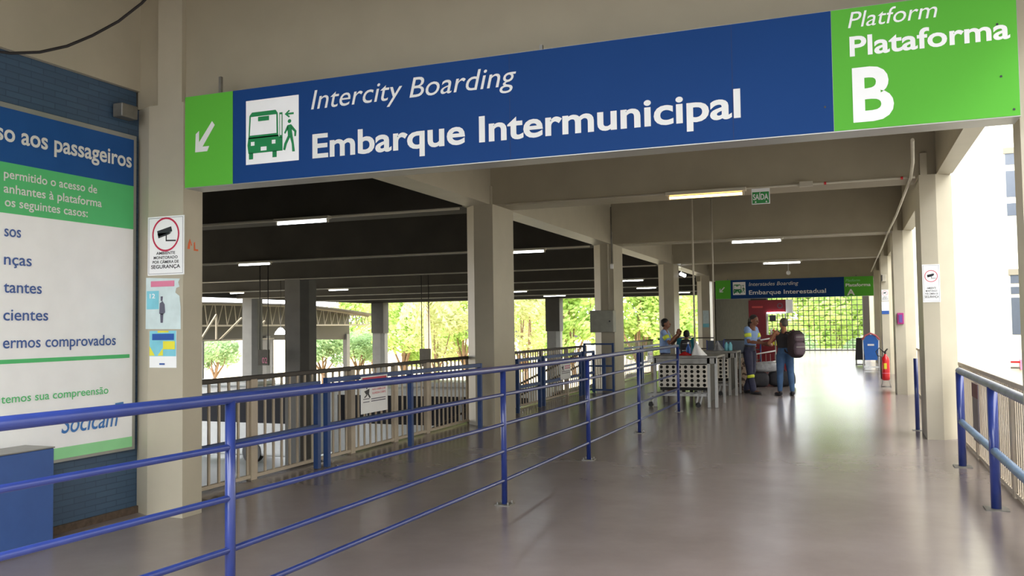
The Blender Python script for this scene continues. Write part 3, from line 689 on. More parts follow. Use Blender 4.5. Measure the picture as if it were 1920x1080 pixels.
for i, (y, l) in enumerate([(13.03, 'pale conduit run along the first walkway beam'), (20.8, 'pale conduit run along the second walkway beam'), (28.7, 'pale conduit run along the third walkway beam')]):
    o = thing('ceiling_conduit', l, 'conduit', (-2, y, 3.56), 'conduits along the walkway beams')
    MB().cyl((-5.1, y-.03, 3.56), (.9, y-.03, 3.56), .016, 8).build('pipe', M['pvc'], o)
    if i == 0:
        MB().box(-.6, y-.07, 3.53, -.42, y, 3.6).build('junction_box', M['pvc'], o)
        MB().cyl((-.27, y-.03, 3.56), (-.24, y-.03, 3.56), .022, 8).cyl((.72, y-.03, 3.56), (.75, y-.03, 3.56), .022, 8).build_each('red_clip', M['red'], o)
for y in BY[1:7]:
    tag(MB().cyl((HX+.5, y+.02, 3.555), (XL-.6, y+.02, 3.555), .022, 8).build('ceiling_conduit', M['pvc']), 'long thin conduit along a beam over the lower hall', 'conduit', 'conduits over the lower hall')
pts = [(.70, 10.3, 3.56), (.79, 11.7, 3.545), (.84, 12.9, 3.54), (.85, 17, 3.5), (.85, 20.7, 3.53), (.86, 24.7, 3.52), (.86, 28.6, 3.54), (.86, 36.2, 3.52)]
tag(MB().tube(pts, .02, 8).build('wall_conduit', M['pvc']), 'long pale conduit hanging down the right side under the beams', 'conduit')
o = thing('exit_sign', 'small green and white SAÍDA exit sign under the first walkway beam', 'exit sign', (-1.13, 12.97, 3.31))
MB().box(-1.26, 12.955, 3.315, -1.008, 12.975, 3.54).build('plate', M['white'], o)
rect(MB(), fy(12.955, .002), -1.25, 3.325, -1.018, 3.49).build('green_field', mat('exit_green', (48, 148, 74), .4), o)
text_on('SAÍDA', fy(12.955, .005), -1.24, -1.028, 3.375, .085, 'lettering', M['white'], o, .02)
rect(rect(MB(), fy(12.955, .005), -1.215, 3.335, -1.195, 3.355), fy(12.955, .005), -1.065, 3.335, -1.045, 3.355).build_each('mark', M['white'], o)
o = thing('smoke_detector', 'small pale dome hanging from the ceiling in front of the far sign', 'detector', (-2.03, 33.7, 3.4))
MB().lathe((-2.03, 33.7, 3.36), [(.02, 0), (.07, .03), (.08, .1), (.05, .15), (.015, .16), (.015, 1.24)], 14).build('dome', M['white'], o)

# electrical box on L3 + conduits
o = thing('electrical_box', 'pale grey electrical box mounted on the third left column', 'electrical box', (-5.6, 20.7, 1.42))
MB().rbox(-5.90, 20.55, 1.425, -5.31, 20.8, 1.955, .012).build('case', mat('grey_box_enamel', (158, 160, 150), .45), o)
MB().box(-5.885, 20.54, 1.44, -5.325, 20.552, 1.94).build('door', mat('grey_box_enamel', (158, 160, 150)), o)
MB().cyl((-5.40, 20.52, 1.69), (-5.40, 20.545, 1.69), .018, 12).build('lock', M['ink'], o)
tag(MB().cyl((-5.466, 20.765, 1.955), (-5.466, 20.765, 4.55), .018, 10).build('vertical_conduit', M['pvc']), 'pale vertical conduit rising from the grey electrical box', 'conduit')
o = thing('pull_switch', 'pull switch with white end hanging on the third left column', 'switch', (-5.19, 20.7, 3)); 
MB().cyl((-5.38, 20.77, 3.1), (-5.38, 20.77, 4.5), .012, 8).build('cord', M['steeld'], o); MB().rbox(-5.42, 20.73, 2.97, -5.34, 20.8, 3.1, .02).build('switch_body', M['white'], o)

# ------------------------------------------------------------------ inspection tables
def table(loc, w, label, yd=1.1):
    x0 = -w; o = thing('inspection_table', label, 'table', loc, 'stainless inspection tables')
    def b(name, m, *a): 
        mb = MB(); mb.rbox(*a, .006); q = mb.build(name, m, None); q.parent = o; return q
    b('table_top', M['steeld'], x0, -.05, .945, 0, yd, .985)
    for x in (x0+.03, -.17, -.03): 
        b('leg', M['steel'], x-.03, -.03, 0, x+.03, .02, .945)
    b('leg', M['steel'], x0, yd-.06, 0, x0+.05, yd-.01, .945); b('leg', M['steel'], -.05, yd-.06, 0, 0, yd-.01, .945)
    # perforated panel
    mb = MB(); a0, a1, z0, z1, Y = x0+.1, -.19, .385, .815, -.035
    nx = max(2, int((a1-a0)/.105)); nz = 5; cw, ch = (a1-a0)/nx, (z1-z0)/nz
    for i in range(nx):
        for j in range(nz):
            ca, cb_ = a0+(i+.5)*cw, z0+(j+.5)*ch; n = 16; rr2 = .032
            vs = []; 
            for k in range(n):
                t_ = 2*math.pi*k/n; c_, s_ = math.cos(t_), math.sin(t_); q = max(abs(c_), abs(s_))
                vs.append((ca+c_/q*cw/2, Y, cb_+s_/q*ch/2))
            for k in range(n):
                t_ = 2*math.pi*k/n; vs.append((ca+rr2*math.cos(t_), Y, cb_+rr2*math.sin(t_)))
            # add the true cell corners
            mb.add(vs, [(k, (k+1) % n, n+(k+1) % n, n+k) for k in range(n)])
            for sx_, sz_ in ((1, 1), (-1, 1), (-1, -1), (1, -1)):
                pass
    q = mb.build('perforated_panel', mat('pale_perforated_steel', (206, 202, 192), .5, .1), None); q.parent = o
    sol = q.modifiers.new('thickness', 'SOLIDIFY'); sol.thickness = .006
    b('hole_shade_panel', mat('shadowed_steel', (44, 42, 38), .6), x0+.06, .30, .30, -.2, .32, .93)  # dark sheet added so the holes look shaded inside
    b('side_panel', mat('shadowed_steel', (44, 42, 38), .6), -.16, .05, .12, -.14, yd-.08, .94)  # shade under the table put into the panel colour
    b('apron', M['steeld'], x0+.02, -.03, .83, -.02, -.015, .945)
    # lower cart rail and casters
    mb = MB().box(x0-.12, -.05, .215, -.2, -.02, .265).box(x0-.12, .3, .215, -.2, .33, .265)
    for k in range(9): 
        xx = x0-.1+k*(w-.12)/8; mb.box(xx, -.05, .235, xx+.02, .33, .255)
    q = mb.build('lower_rack', M['steel'], None); q.parent = o
    for x in (x0-.02, -.34):
        mb = MB().bar((x-.03, -.03, .22), (x-.07, -.03, .05), .03, .05).bar((x+.05, -.03, .22), (x, -.03, .05), .03, .05)
        q = mb.build('caster_fork', M['steel'], None); q.parent = o
        mb = MB().cyl((x-.035, -.055, .05), (x-.035, .0, .05), .05, 16); w_ = mb.build('caster_wheel', M['black'], None); w_.parent = q
    return o
table((-2.35, 16.9, 0), 1.23, 'nearest steel inspection table with a perforated front panel')
table((-2.33, 19.85, 0), .86, 'second steel inspection table, half hidden behind the nearest one', .75)
o = thing('ceiling_pole', 'left thin pale pole dropping from the ceiling to the nearest table', 'pole', (-2.84, 17.4, .985), 'thin poles above the tables')
MB().cyl((-2.85, 17.4, .985), (-2.85, 17.4, ZS), .018, 10).build('pole', M['pvc'], o)
o = thing('ceiling_pole', 'right thin pale pole dropping from the ceiling to the second table', 'pole', (-2.88, 20.3, .985), 'thin poles above the tables')
MB().cyl((-2.88, 20.3, .985), (-2.88, 20.3, ZS), .018, 10).build('pole', M['pvc'], o)
# things on the tables
def draped(c, rx, ry, h, name, m, label, cat, seed=1):
    mb = MB(); n = 22; rows = 9; c = Vector(c); vs = []
    for i in range(rows):
        t_ = i/(rows-1); 
        for k in range(n):
            p = 2*math.pi*k/n; wv = 1+.16*math.sin(5*p+seed)+.08*math.sin(9*p+seed*2)*(1-t_)
            rr2 = (1-t_)**1.15*.85+.10
            vs.append(c+Vector((rx*rr2*wv*math.cos(p)+.25*rx*(1-t_)**2, ry*rr2*wv*math.sin(p), h*t_)))
    fs = [(i*n+k, i*n+(k+1) % n, (i+1)*n+(k+1) % n, (i+1)*n+k) for i in range(rows-1) for k in range(n)]
    fs += [tuple(range(n))[::-1], tuple((rows-1)*n+k for k in range(n))]
    mb.add(vs, fs, True); o = mb.build(name, m, None, origin=c); return tag(o, label, cat)
draped((-2.78, 17.15, .985), .15, .12, .25, 'plastic_bag', M['white'], 'white plastic bag standing on the nearest table at the foot of the pole', 'bag')
draped((-3.02, 17.2, .985), .17, .12, .07, 'red_cloth', M['red'], 'small red cloth lying on the nearest table beside the white bag', 'cloth', 3)
draped((-2.8, 20.2, .985), .14, .12, .22, 'plastic_bag', M['bagg'], 'greyish plastic bag on the second table at the foot of its pole', 'bag', 2)
o = thing('water_bottle_pack', 'pale blue wrapped pack of bottles on the second table beside the grey bag', 'bottles', (-2.55, 20.2, .985))
mb = MB()
for i in range(2):
    for j in range(2): mb.lathe((-2.60+i*.085, 20.15+j*.085, .985), [(.038, 0), (.04, .02), (.04, .13), (.018, .17), (.014, .19)], 12)
mb.build_each('bottle', M['cyan'], o)
o = thing('spray_bottle', 'dark blue bottle on the nearest table beside the pole', 'bottle', (-3.0, 17.5, .985))
MB().lathe((-3.0, 17.5, .985), [(.04, 0), (.045, .02), (.045, .13), (.02, .18), (.015, .22)], 14).build('bottle_body', M['navyp'], o); MB().lathe((-3.0, 17.5, 1.2), [(.018, 0), (.02, .03), (.012, .04)], 10).build('cap', M['white'], o)

# ------------------------------------------------------------------ people
def bake(o, vox, smooth=3):
    md = o.modifiers.new('r', 'REMESH'); md.mode = 'VOXEL'; md.voxel_size = vox; md.use_smooth_shade = True
    s_ = o.modifiers.new('s', 'SMOOTH'); s_.iterations = smooth; s_.factor = .5
    bpy.context.view_layer.update(); dg = bpy.context.evaluated_depsgraph_get()
    me = bpy.data.meshes.new_from_object(o.evaluated_get(dg)); o.modifiers.clear(); old = o.data; o.data = me; bpy.data.meshes.remove(old)
    for p in me.polygons: p.use_smooth = True
    return o
def limb(mb, pts, rs, n=14):
    mb.tube(pts, rs, n)
    for p, r_ in zip(pts, rs): mb.ell(p, r_, r_, r_, 12, 8)
def V(*a): return Vector(a)
def lp(a, b, t_): return Vector(a).lerp(Vector(b), t_)
def hand(mb, wrist, dirv, palmn, curl=.5, s=1):
    d = Vector(dirv).normalized(); nrm = Vector(palmn); nrm = (nrm-d*nrm.dot(d)).normalized(); side = d.cross(nrm)
    w = Vector(wrist); c = w+d*.045*s
    rot = Matrix((side, d, nrm)).transposed()
    mb.ell(c, .040*s, .052*s, .017*s, 12, 8, rot)
    for k, (off, ln) in enumerate(((-.029, .066), (-.010, .075), (.010, .070), (.028, .055))):
        p = w+d*.085*s+side*off*s; pts = [p]; ang = .2
        for seg in range(3):
            ang += curl*(.55+.15*k*.3); p = p+(d*math.cos(ang)+nrm*math.sin(ang))*ln*s*(.42, .33, .25)[seg]; pts.append(p)
        mb.tube(pts, [.0095*s, .009*s, .0085*s, .0075*s], 8)
    p = w+d*.025*s-side*.032*s; q = p+(d*.55-side*.75+nrm*.35).normalized()*.035*s; q2 = q+(d*.9-side*.2+nrm*.45).normalized()*.03*s
    mb.tube([p, q, q2], [.012*s, .011*s, .009*s], 8)
def person(label, loc, rz_, H, J, skin, hairm, parts):
    """J: joints in local coords (+Y = facing, +X = the person's right), for height 1.72"""
    k = H/1.72; o = thing('person', label, 'person', loc, None, rz_)
    J = {a: Vector(b)*k for a, b in J.items()}
    body = MB()
    pel, chest, neck, head = J['pelvis'], J['chest'], J['neck'], J['head']
    hd = J.get('look', Vector((0, 1, 0))).normalized()
    # torso
    lat = (J['sh_r']-J['sh_l']).normalized()
    tor = [(pel, .155, .105), (lp(pel, chest, .35), .135, .095), (lp(pel, chest, .75), .155, .105), (chest, .165, .108), (lp(chest, neck, .5), .12, .08)]
    def torso(mb, grow, a=0, z=5, latv=lat):
        T = tor[a:z]; n = 20; upd = (T[-1][0]-T[0][0]).normalized(); fw = upd.cross(latv).normalized()*-1
        vs = [c+latv*math.cos(2*math.pi*i/n)*(rx*k+grow)+fw*math.sin(2*math.pi*i/n)*(ry*k+grow) for c, rx, ry in T for i in range(n)]
        fs = [(j*n+i, j*n+(i+1) % n, (j+1)*n+(i+1) % n, (j+1)*n+i) for j in range(len(T)-1) for i in range(n)]
        fs += [tuple(range(n))[::-1], tuple((len(T)-1)*n+i for i in range(n))]
        mb.add(vs, fs, True)
    torso(body, 0)
    body.tube([lp(chest, neck, .2), neck, lp(neck, head, .55)], [.085*k, .058*k, .052*k], 14)
    # head
    latH = hd.cross(Vector((0, 0, 1))).normalized(); upH = latH.cross(hd); R = Matrix((latH, hd, upH)).transposed()
    hp = lambda x, y, z: head+(latH*x+hd*y+upH*z)*k
    body.ell(hp(0, -.012, .022), .077*k, .095*k, .092*k, 18, 12, R)
    body.ell(hp(0, .022, -.035), .060*k, .068*k, .082*k, 16, 10, R)
    body.tube([hp(0, .08, .015), hp(0, .108, -.018), hp(0, .092, -.03)], [.011*k, .017*k, .013*k], 8)
    body.ell(hp(0, .085, -.058), .028*k, .014*k, .016*k, 10, 6, R)
    for s_ in (-1, 1): body.ell(hp(.08*s_, -.005, -.01), .011*k, .022*k, .034*k, 10, 8, R)
    for s_, sd in ((1, 'r'), (-1, 'l')):
        sh, el, wr, hip, kn, an = (J[q+'_'+sd] for q in ('sh', 'el', 'wr', 'hip', 'kn', 'an'))
        limb(body, [lp(chest, sh, .6), sh, lp(sh, el, .5), el, lp(el, wr, .35), wr], [.06*k, .056*k, .047*k, .038*k, .039*k, .025*k])
        hand(body, wr, J['hd_'+sd] if 'hd_'+sd in J else (wr-el), J.get('pn_'+sd, Vector((-s_, 0, 0))), .45, k)
        limb(body, [hip, lp(hip, kn, .5), kn, lp(kn, an, .35), an], [.088*k, .075*k, .055*k, .056*k, .036*k])
        fd = J.get('ft_'+sd, Vector((0, 1, 0))).normalized()
        body.tube([an+V(0, 0, -.03*k)-fd*.03*k, an+V(0, 0, -.045*k)+fd*.13*k], [.035*k, .028*k], 10)
    ob = body.build('body', skin, None); ob.parent = o; bake(ob, .0075, 4)
    def cloth(name, mb, m, vox=.011):
        q = mb.build(name, m, None); q.parent = o; bake(q, vox, 4); return q
    # eyes, lips, brows
    for s_ in (-1, 1):
        e = MB().ell(hp(.031*s_, .079, .006), .011*k, .0065*k, .006*k, 10, 6, R).build('eye', mat('eye_white', (150, 144, 138), .5), None); e.parent = o; ey = e
        e = MB().ell(hp(.031*s_, .086, .006), .0055*k, .004*k, .0055*k, 8, 6, R).build('iris', M['ink'], None); e.parent = ey
    e = MB().ell(hp(0, .092, -.058), .024*k, .010*k, .008*k, 10, 6, R).build('lips', mat('lip', (132, 74, 66), .5), None); e.parent = o
    # hair
    hb = MB()
    hb.ell(hp(0, -.024, .042), .084*k, .095*k, .086*k, 18, 12, R); hb.ell(hp(0, -.05, -.005), .076*k, .06*k, .075*k, 16, 10, R)
    if parts.get('ponytail'): hb.ell(hp(0, -.125, -.01), .04*k, .05*k, .05*k, 12, 8, R); hb.tube([hp(0, -.13, -.02), hp(0, -.15, -.09), hp(0, -.13, -.16)], [.035*k, .03*k, .012*k], 10)
    hq = hb.build('hair', hairm, None); hq.parent = o; bake(hq, .009, 2)
    # trousers
    tr = MB(); torso(tr, .012, 0, 2)
    for sd in 'rl':
        hip, kn, an = J['hip_'+sd], J['kn_'+sd], J['an_'+sd]
        an2 = lp(kn, an, parts.get('leglen', .93))
        limb(tr, [hip, lp(hip, kn, .5), kn, lp(kn, an2, .4), an2], [.103*k, .089*k, .072*k, .07*k, parts.get('hem', .058)*k])
    trq = cloth('trousers', tr, parts['trousers'])
    # shirt
    stp = MB(); torso(stp, .02, 1 if not parts.get('long') else 0, 5)
    if parts.get('sleeve', .55) > 0:
        for sd in 'rl':
            sh, el = J['sh_'+sd], J['el_'+sd]; e2 = lp(sh, el, parts.get('sleeve', .55))
            limb(stp, [lp(chest, sh, .6), sh, e2], [.07*k, .072*k, .066*k])
    else:
        for sd in 'rl': limb(stp, [lp(chest, J['sh_'+sd], .3), lp(chest, J['sh_'+sd], .72)+V(0, 0, .02*k)], [.07*k, .045*k])
    shq = cloth('shirt', stp, parts['shirt'])
    if parts.get('bands'):
        for sd in 'rl':
            sh, el = J['sh_'+sd], J['el_'+sd]; t0 = parts.get('sleeve', .55)
            MBb = MB().tube([lp(sh, el, t0-.28), lp(sh, el, t0+.02)], [.075*k, .072*k], 16).build('sleeve_band', M['neon'], None); MBb.parent = shq
    if parts.get('legband'):
        for sd in parts['legband']:
            kn, an = J['kn_'+sd], J['an_'+sd]
            q = MB().tube([lp(kn, an, .18), lp(kn, an, .34)], [.079*k, .077*k], 16).build('reflective_leg_band', M['neon'], None); q.parent = trq
    for sd in 'rl':
        an = J['an_'+sd]; fd = J.get('ft_'+sd, Vector((0, 1, 0))).normalized()
        mb = MB(); b0 = V(an.x, an.y, 0); ang = math.atan2(fd.y, fd.x)-math.pi/2; Rz = Matrix.Rotation(ang, 3, 'Z')
        mb.ell(b0+fd*.06*k+V(0, 0, .032), .046*k, .135*k, .04, 14, 8, Rz, .8); mb.tube([b0+V(0, 0, .04)-fd*.02, b0+V(0, 0, .10)-fd*.02], [.05*k, .045*k], 12)
        q = mb.build('shoe', M['shoe'], None); q.parent = o
        for v in q.data.vertices: v.co.z = max(v.co.z, .002)
    if parts.get('belt'):
        mb = MB(); c0 = lp(pel, chest, .27); n = 24
        vs = [c0+V(.158*k*math.cos(2*math.pi*i/n), .125*k*math.sin(2*math.pi*i/n), zz) for zz in (-.018, .018) for i in range(n)]
        mb.add(vs, [(i, (i+1) % n, n+(i+1) % n, n+i) for i in range(n)]); q = mb.build('belt', M['ink'], None); q.parent = trq
    return o
base = dict(pelvis=(0, 0, .93), chest=(0, .01, 1.30), neck=(0, .01, 1.46), head=(0, .03, 1.60), sh_r=(.185, 0, 1.40), sh_l=(-.185, 0, 1.40),
            el_r=(.23, -.02, 1.12), el_l=(-.23, -.02, 1.12), wr_r=(.24, .05, .88), wr_l=(-.24, .05, .88),
            hip_r=(.09, 0, .88), hip_l=(-.09, 0, .88), kn_r=(.1, .03, .48), kn_l=(-.1, .03, .48), an_r=(.1, 0, .09), an_l=(-.1, 0, .09))
# guard: faces right of the picture
g = dict(base); g.update(chest=(0, .05, 1.30), neck=(0, .09, 1.45), head=(0, .13, 1.585), sh_r=(.18, .05, 1.39), sh_l=(-.17, .05, 1.39), el_r=(.22, .10, 1.13), wr_r=(.12, .33, 1.10), hd_r=(-.2, 1, -.05), pn_r=(-.9, 0, .2),
     el_l=(-.22, .12, 1.12), wr_l=(-.08, .36, 1.06), hd_l=(.2, 1, -.05), pn_l=(.9, 0, .2), kn_r=(.11, .05, .48), an_r=(.12, .13, .09), kn_l=(-.1, .0, .48), an_l=(-.12, -.16, .09), look=(.25, 1, -.12))
person('guard in light blue shirt, neon bands and navy trousers facing the man with backpack', (-2.12, 20.45, 0), math.radians(-112), 1.80, g, M['skin1'], M['hair'],
       dict(trousers=M['navy'], shirt=M['shirt'], bands=True, legband='rl', sleeve=.62, belt=True, ponytail=True, hem=.075))
mn = dict(base); mn.update(head=(-.01, .05, 1.6), el_l=(-.33, .02, 1.16), wr_l=(-.25, .27, 1.12), hd_l=(.1, 1, 0), pn_l=(1, 0, .2), el_r=(.24, .03, 1.13), wr_r=(.2, .22, 1.02), look=(-.75, 1, -.05),
     kn_r=(.12, .03, .48), an_r=(.14, -.02, .09), kn_l=(-.11, .03, .48), an_l=(-.12, .02, .09), ft_l=(-.5, 1, 0))
man = person('man seen from behind in a charcoal vest and blue jeans, carrying a big backpack', (-1.33, 20.05, 0), math.radians(12), 1.70, mn, M['skin2'], M['hairg'],
       dict(trousers=M['jeans'], shirt=M['tank'], sleeve=0, hem=.05))
of = dict(base); of.update(el_r=(.24, .14, 1.16), wr_r=(.10, .30, 1.36), hd_r=(-.2, .3, 1), pn_r=(-1, 0, 0), el_l=(-.22, .14, 1.14), wr_l=(-.10, .32, 1.33), hd_l=(.2, .3, 1), pn_l=(1, 0, 0), look=(0, 1, 0))
person('officer in a light blue shirt with raised hands, standing behind the nearest table', (-3.98, 20.1, 0), math.radians(-88), 1.73, of, M['skin1'], M['hair'],
       dict(trousers=M['navy'], shirt=M['shirt'], bands=True, sleeve=.6, long=True))
ch = dict(base); ch.update(chest=(0, .04, 1.28), neck=(0, .07, 1.43), head=(0, .12, 1.55))
person('shorter person in a teal shirt seen from behind beside the officer', (-3.50, 20.2, 0), math.radians(8), 1.50, ch, M['skin1'], M['hair'],
       dict(trousers=M['navy'], shirt=M['teal'], sleeve=.6))
# backpacks
def backpack(loc, rz_, s, label, mm, pp):
    o = thing('backpack', label, 'backpack', loc, None, rz_)
    mb = MB(); mb.ell((0, -.14*s, 0), .17*s, .13*s, .29*s, 20, 14, None, .65); mb.ell((0, -.03*s, 0), .15*s, .05*s, .26*s, 16, 10, None, .6)
    q = mb.build('main_compartment', mm, None); q.parent = o; bake(q, .014, 2)
    mb = MB(); mb.ell((0, -.25*s, -.09*s), .125*s, .07*s, .14*s, 16, 10, None, .6); q = mb.build('front_pocket', pp, None); q.parent = o
    mb = MB(); mb.ell((0, -.235*s, .13*s), .11*s, .05*s, .08*s, 16, 10, None, .6); q = mb.build('upper_pocket', pp, None); q.parent = o
    for x in (-.085, .085):
        mb = MB().tube([(x*s, .0, .24*s), (x*s*1.15, .10*s, .26*s), (x*s*1.25, .235*s, .16*s), (x*s*1.3, .24*s, 0), (x*s*1.25, .14*s, -.16*s), (x*s*1.1, .0, -.2*s)], .018*s, 8); q = mb.build('shoulder_strap', mm, None); q.parent = o
    mb = MB().tube([(-.03*s, 0, .27*s), (-.02*s, -.02, .31*s), (.02*s, -.02, .31*s), (.03*s, 0, .27*s)], .009*s, 8); q = mb.build('grab_handle', mm, None); q.parent = o
    mb = MB().box(-.1*s, -.325*s, -.06*s, .1*s, -.31*s, -.045*s).box(-.09*s, -.292*s, .15*s, .09*s, -.28*s, .16*s); q = mb.build('zip', M['steel'], None); q.parent = o
    return o
backpack((-1.14, 19.87, 1.13), math.radians(32), 1.02, 'large dark maroon and grey backpack on the back of the man in jeans', M['pack'], M['packg'])
backpack((-3.49, 20.03, 1.04), math.radians(8), .75, 'small dark backpack on the person in the teal shirt', M['bagb'], M['bagb'])

# ------------------------------------------------------------------ luggage and trolley
def soft_bag(loc, rx, ry, rz2, m, label, name='duffel_bag', rot=0, handles=True, group=None, pw=.55):
    o = thing(name, label, 'bag', loc, group, rot)
    mb = MB().ell((0, 0, rz2), rx, ry, rz2, 22, 14, None, pw)
    q = mb.build('bag_body', m, None); q.parent = o
    for v in q.data.vertices:
        d = noise.noise(v.co*7)*.025; v.co += v.co.normalized()*d; v.co.z = max(v.co.z, .003)
    if handles:
        for y in (-.06, .06):
            q = MB().tube([(-.1, y, 1.9*rz2), (-.07, y*1.2, 2.25*rz2), (.07, y*1.2, 2.25*rz2), (.1, y, 1.9*rz2)], .012, 8).build('handle', M['black'], None); q.parent = o
    return o
soft_bag((-1.62, 23.0, 0), .34, .2, .19, M['bagb'], 'large black duffel bag on the floor just left of the man in jeans', rot=.1)
soft_bag((-2.12, 22.7, 0), .22, .18, .18, M['bagb'], 'smaller black bag on the floor behind the guard', rot=.3)
soft_bag((-1.98, 22.75, .37), .30, .18, .13, M['bagg'], 'shiny grey wrapped bag lying on top of the smaller black bag', 'wrapped_bag', .2, False)
soft_bag((-2.32, 21.0, 0), .17, .17, .40, M['camo'], 'tall camouflage kit bag standing between the second table and the guard', 'kit_bag', 0, True, None, .75)
o = thing('luggage_trolley', 'luggage trolley with white bars behind the guard', 'trolley', (-2.0, 23.5, 0))
for z in (1.16, .82, .55): MB().tube([(-2.35, 23.3, z-.04), (-1.78, 23.4, z+.06)], .018, 8).build('white_bar', M['white'], o)
for x, y in ((-2.35, 23.32), (-1.78, 23.42)): MB().tube([(x, y, .08), (x, y+.02, 1.15)], .016, 8).build('upright', M['steel'], o)
MB().box(-2.4, 23.3, .12, -1.75, 24.1, .15).build('deck', M['steeld'], o)
for x, y in ((-2.35, 23.4), (-1.8, 23.4), (-2.35, 24.05), (-1.8, 24.05)): MB().cyl((x-.015, y, .06), (x+.015, y, .06), .06, 14).build('wheel', M['black'], o)
mb = MB()
for k in range(6): mb.tube([(-2.35+k*.11, 23.33+k*.02, .15), (-2.35+k*.11, 23.33+k*.02, .8)], .006, 6)
mb.build('basket_wires', M['steel'], o)

# far queue barriers
def barrier(x0, x1, y, h, label):
    o = thing('queue_barrier', label, 'barrier', ((x0+x1)/2, y, 0), 'dark barriers in the middle distance')
    for x in (x0, x1): MB().cyl((x, y, 0), (x, y, h), .025, 10).build('post', M['blue'], o)
    for z in (h-.02, h*.7, h*.4): MB().cyl((x0, y, z), (x1, y, z), .018, 8).build('bar', M['darkrail'], o)
    return o
barrier(-5.0, -3.9, 27.5, 1.18, 'dark barred barrier standing behind the two poles')
barrier(-3.7, -2.6, 28.3, 1.1, 'dark barred barrier left of the red kiosk')
o = thing('display_case', 'grey glazed case standing behind the second table', 'case', (-3.6, 26, 0))
MB().rbox(-3.9, 25.8, 0, -2.75, 26.3, .75, .01).build('base_cabinet', M['steeld'], o); MB().box(-3.88, 25.82, .75, -2.77, 26.28, 1.1).build('glass_top', M['glassd'], o)
for x in (-3.88, -3.4, -2.77): MB().box(x-.015, 25.8, .75, x+.015, 25.83, 1.12).build('frame_bar', M['blue'], o)
# ------------------------------------------------------------------ kiosk
o = thing('red_kiosk', 'red snack kiosk with a lit strip below its dark fascia, in front of the grille', 'kiosk', (-2.5, 30.3, 0))
MB().box(-3.11, 30.0, 1.95, -1.92, 30.9, 2.36).build('fascia', M['kred'], o)
MB().box(-3.11, 30.0, 0, -2.56, 30.9, 1.95).build('side_panel', M['kred'], o)
MB().box(-2.56, 30.0, 0, -1.92, 30.9, 1.2).build('counter', M['kred'], o)
MB().box(-2.55, 30.02, 1.2, -2.53, 30.1, 1.95).box(-1.96, 30.02, 1.2, -1.92, 30.1, 1.95).build_each('window_frame', M['steel'], o)
MB().box(-2.5, 30.7, 1.66, -2.3, 30.85, 1.86).build('dark_appliance', M['black'], o)
MB().cyl((-2.52, 29.98, 1.93), (-1.95, 29.98, 1.93), .022, 10).build('strip_light', M['tube'], o)
MB().box(-1.92, 30.0, 1.92, -1.72, 30.6, 2.36).build('white_end_panel', M['white'], o)
mb = MB(); ring(mb, fy(30.0, .006), -2.1, 2.16, .06, .09); mb.build('fascia_emblem', M['packg'], o)
mb = MB(); rect(mb, fy(30.0, .006), -3.0, 2.10, -2.65, 2.16); mb.build('fascia_stripe', mat('faded_red_print', (196, 70, 70), .5), o)
mb = MB(); mb.ell((-2.25, 29.99, .92), .12, .01, .07); mb.build('yellow_print', M['yellow'], o)
for i, x in enumerate((-2.42, -2.33, -2.22, -2.1, -2.02)):
    tag(MB().lathe((x, 30.2, 1.202), [(.03, 0), (.03, .16), (.012, .21), (.012, .25)], 10).build('bottle', (M['white'], M['red'], M['steel'], M['glassd'], M['orange'])[i], None), 'bottle standing on the red kiosk counter', 'bottle', 'bottles on the kiosk counter')
# ------------------------------------------------------------------ grille
o = thing('steel_grille', 'black square-mesh steel grille closing the far end of the walkway', 'grille', (-1.8, 52, 0))
x = -4.38
while x < .76: MB().box(x-.02, 51.99, .05, x+.02, 52.03, 3.5).build('vertical_bar', M['mesh'], o); x += .285
z = .3
while z < 3.5: MB().box(-4.4, 52.03, z-.018, .75, 52.05, z+.018).build('horizontal_bar', M['mesh'], o); z += .28
MB().box(-4.42, 51.97, 0, .76, 52.04, .06).build('bottom_frame', M['mesh'], o)
# ------------------------------------------------------------------ bins, extinguisher
o = thing('waste_bin', 'blue waste bin with a faded red domed lid on a white stand', 'bin', (.66, 31.3, 0))
vs = []
mb = MB(); mb.prism([(-.19, .33), (.19, .33), (.23, .98), (-.23, .98)], .36, lambda a, b, q: (.66+a, 31.12+q, b)); mb.build('bin_body', M['binblue'], o)
mb = MB(); mb.prism([(-.21, .98), (.21, .98), (.12, 1.16), (-.12, 1.16)], .36, lambda a, b, q: (.66+a, 31.12+q, b)); mb.build('bin_hood', M['binblue'], o)
mb = MB(); mb.tube([(.39, 31.1, 1.0), (.5, 31.1, 1.14), (.66, 31.1, 1.21), (.82, 31.1, 1.14), (.93, 31.1, 1.0)], .03, 8); mb.build('faded_red_lid_rim', mat('faded_red_plastic', (206, 110, 120), .5), o)
for x in (.42, .90):
    for y in (31.14, 31.46): MB().cyl((x, y, 0), (x, y, 1.0), .018, 8).build('stand_leg', M['white'], o)
MB().box(.42, 31.12, .08, .9, 31.48, .1).build('stand_tray', M['white'], o); MB().box(.56, 31.11, .80, .76, 31.13, .86).build('swing_flap_handle', M['white'], o)
o = thing('litter_bin', 'black bin standing left of the blue waste bin', 'bin', (.35, 35.0, 0))
mb = MB(); mb.prism([(-.17, .18), (.17, .18), (.12, 1.0), (-.12, 1.0)], .3, lambda a, b, q: (.36+a, 34.9+q, b)); mb.build('bin_body', M['black'], o)
MB().box(.19, 34.9, 0, .53, 35.2, .04).box(.2, 35.0, .04, .25, 35.1, .2).box(.47, 35.0, .04, .52, 35.1, .2).build('foot', M['steeld'], o)
o = thing('fire_extinguisher', 'red fire extinguisher on a wire floor stand beside the second right column', 'fire extinguisher', (.81, 23.2, 0))
MB().lathe((.81, 23.2, .16), [(.06, 0), (.092, .02), (.095, .1), (.095, .48), (.08, .55), (.035, .60), (.03, .64)], 24).build('cylinder', M['red'], o)
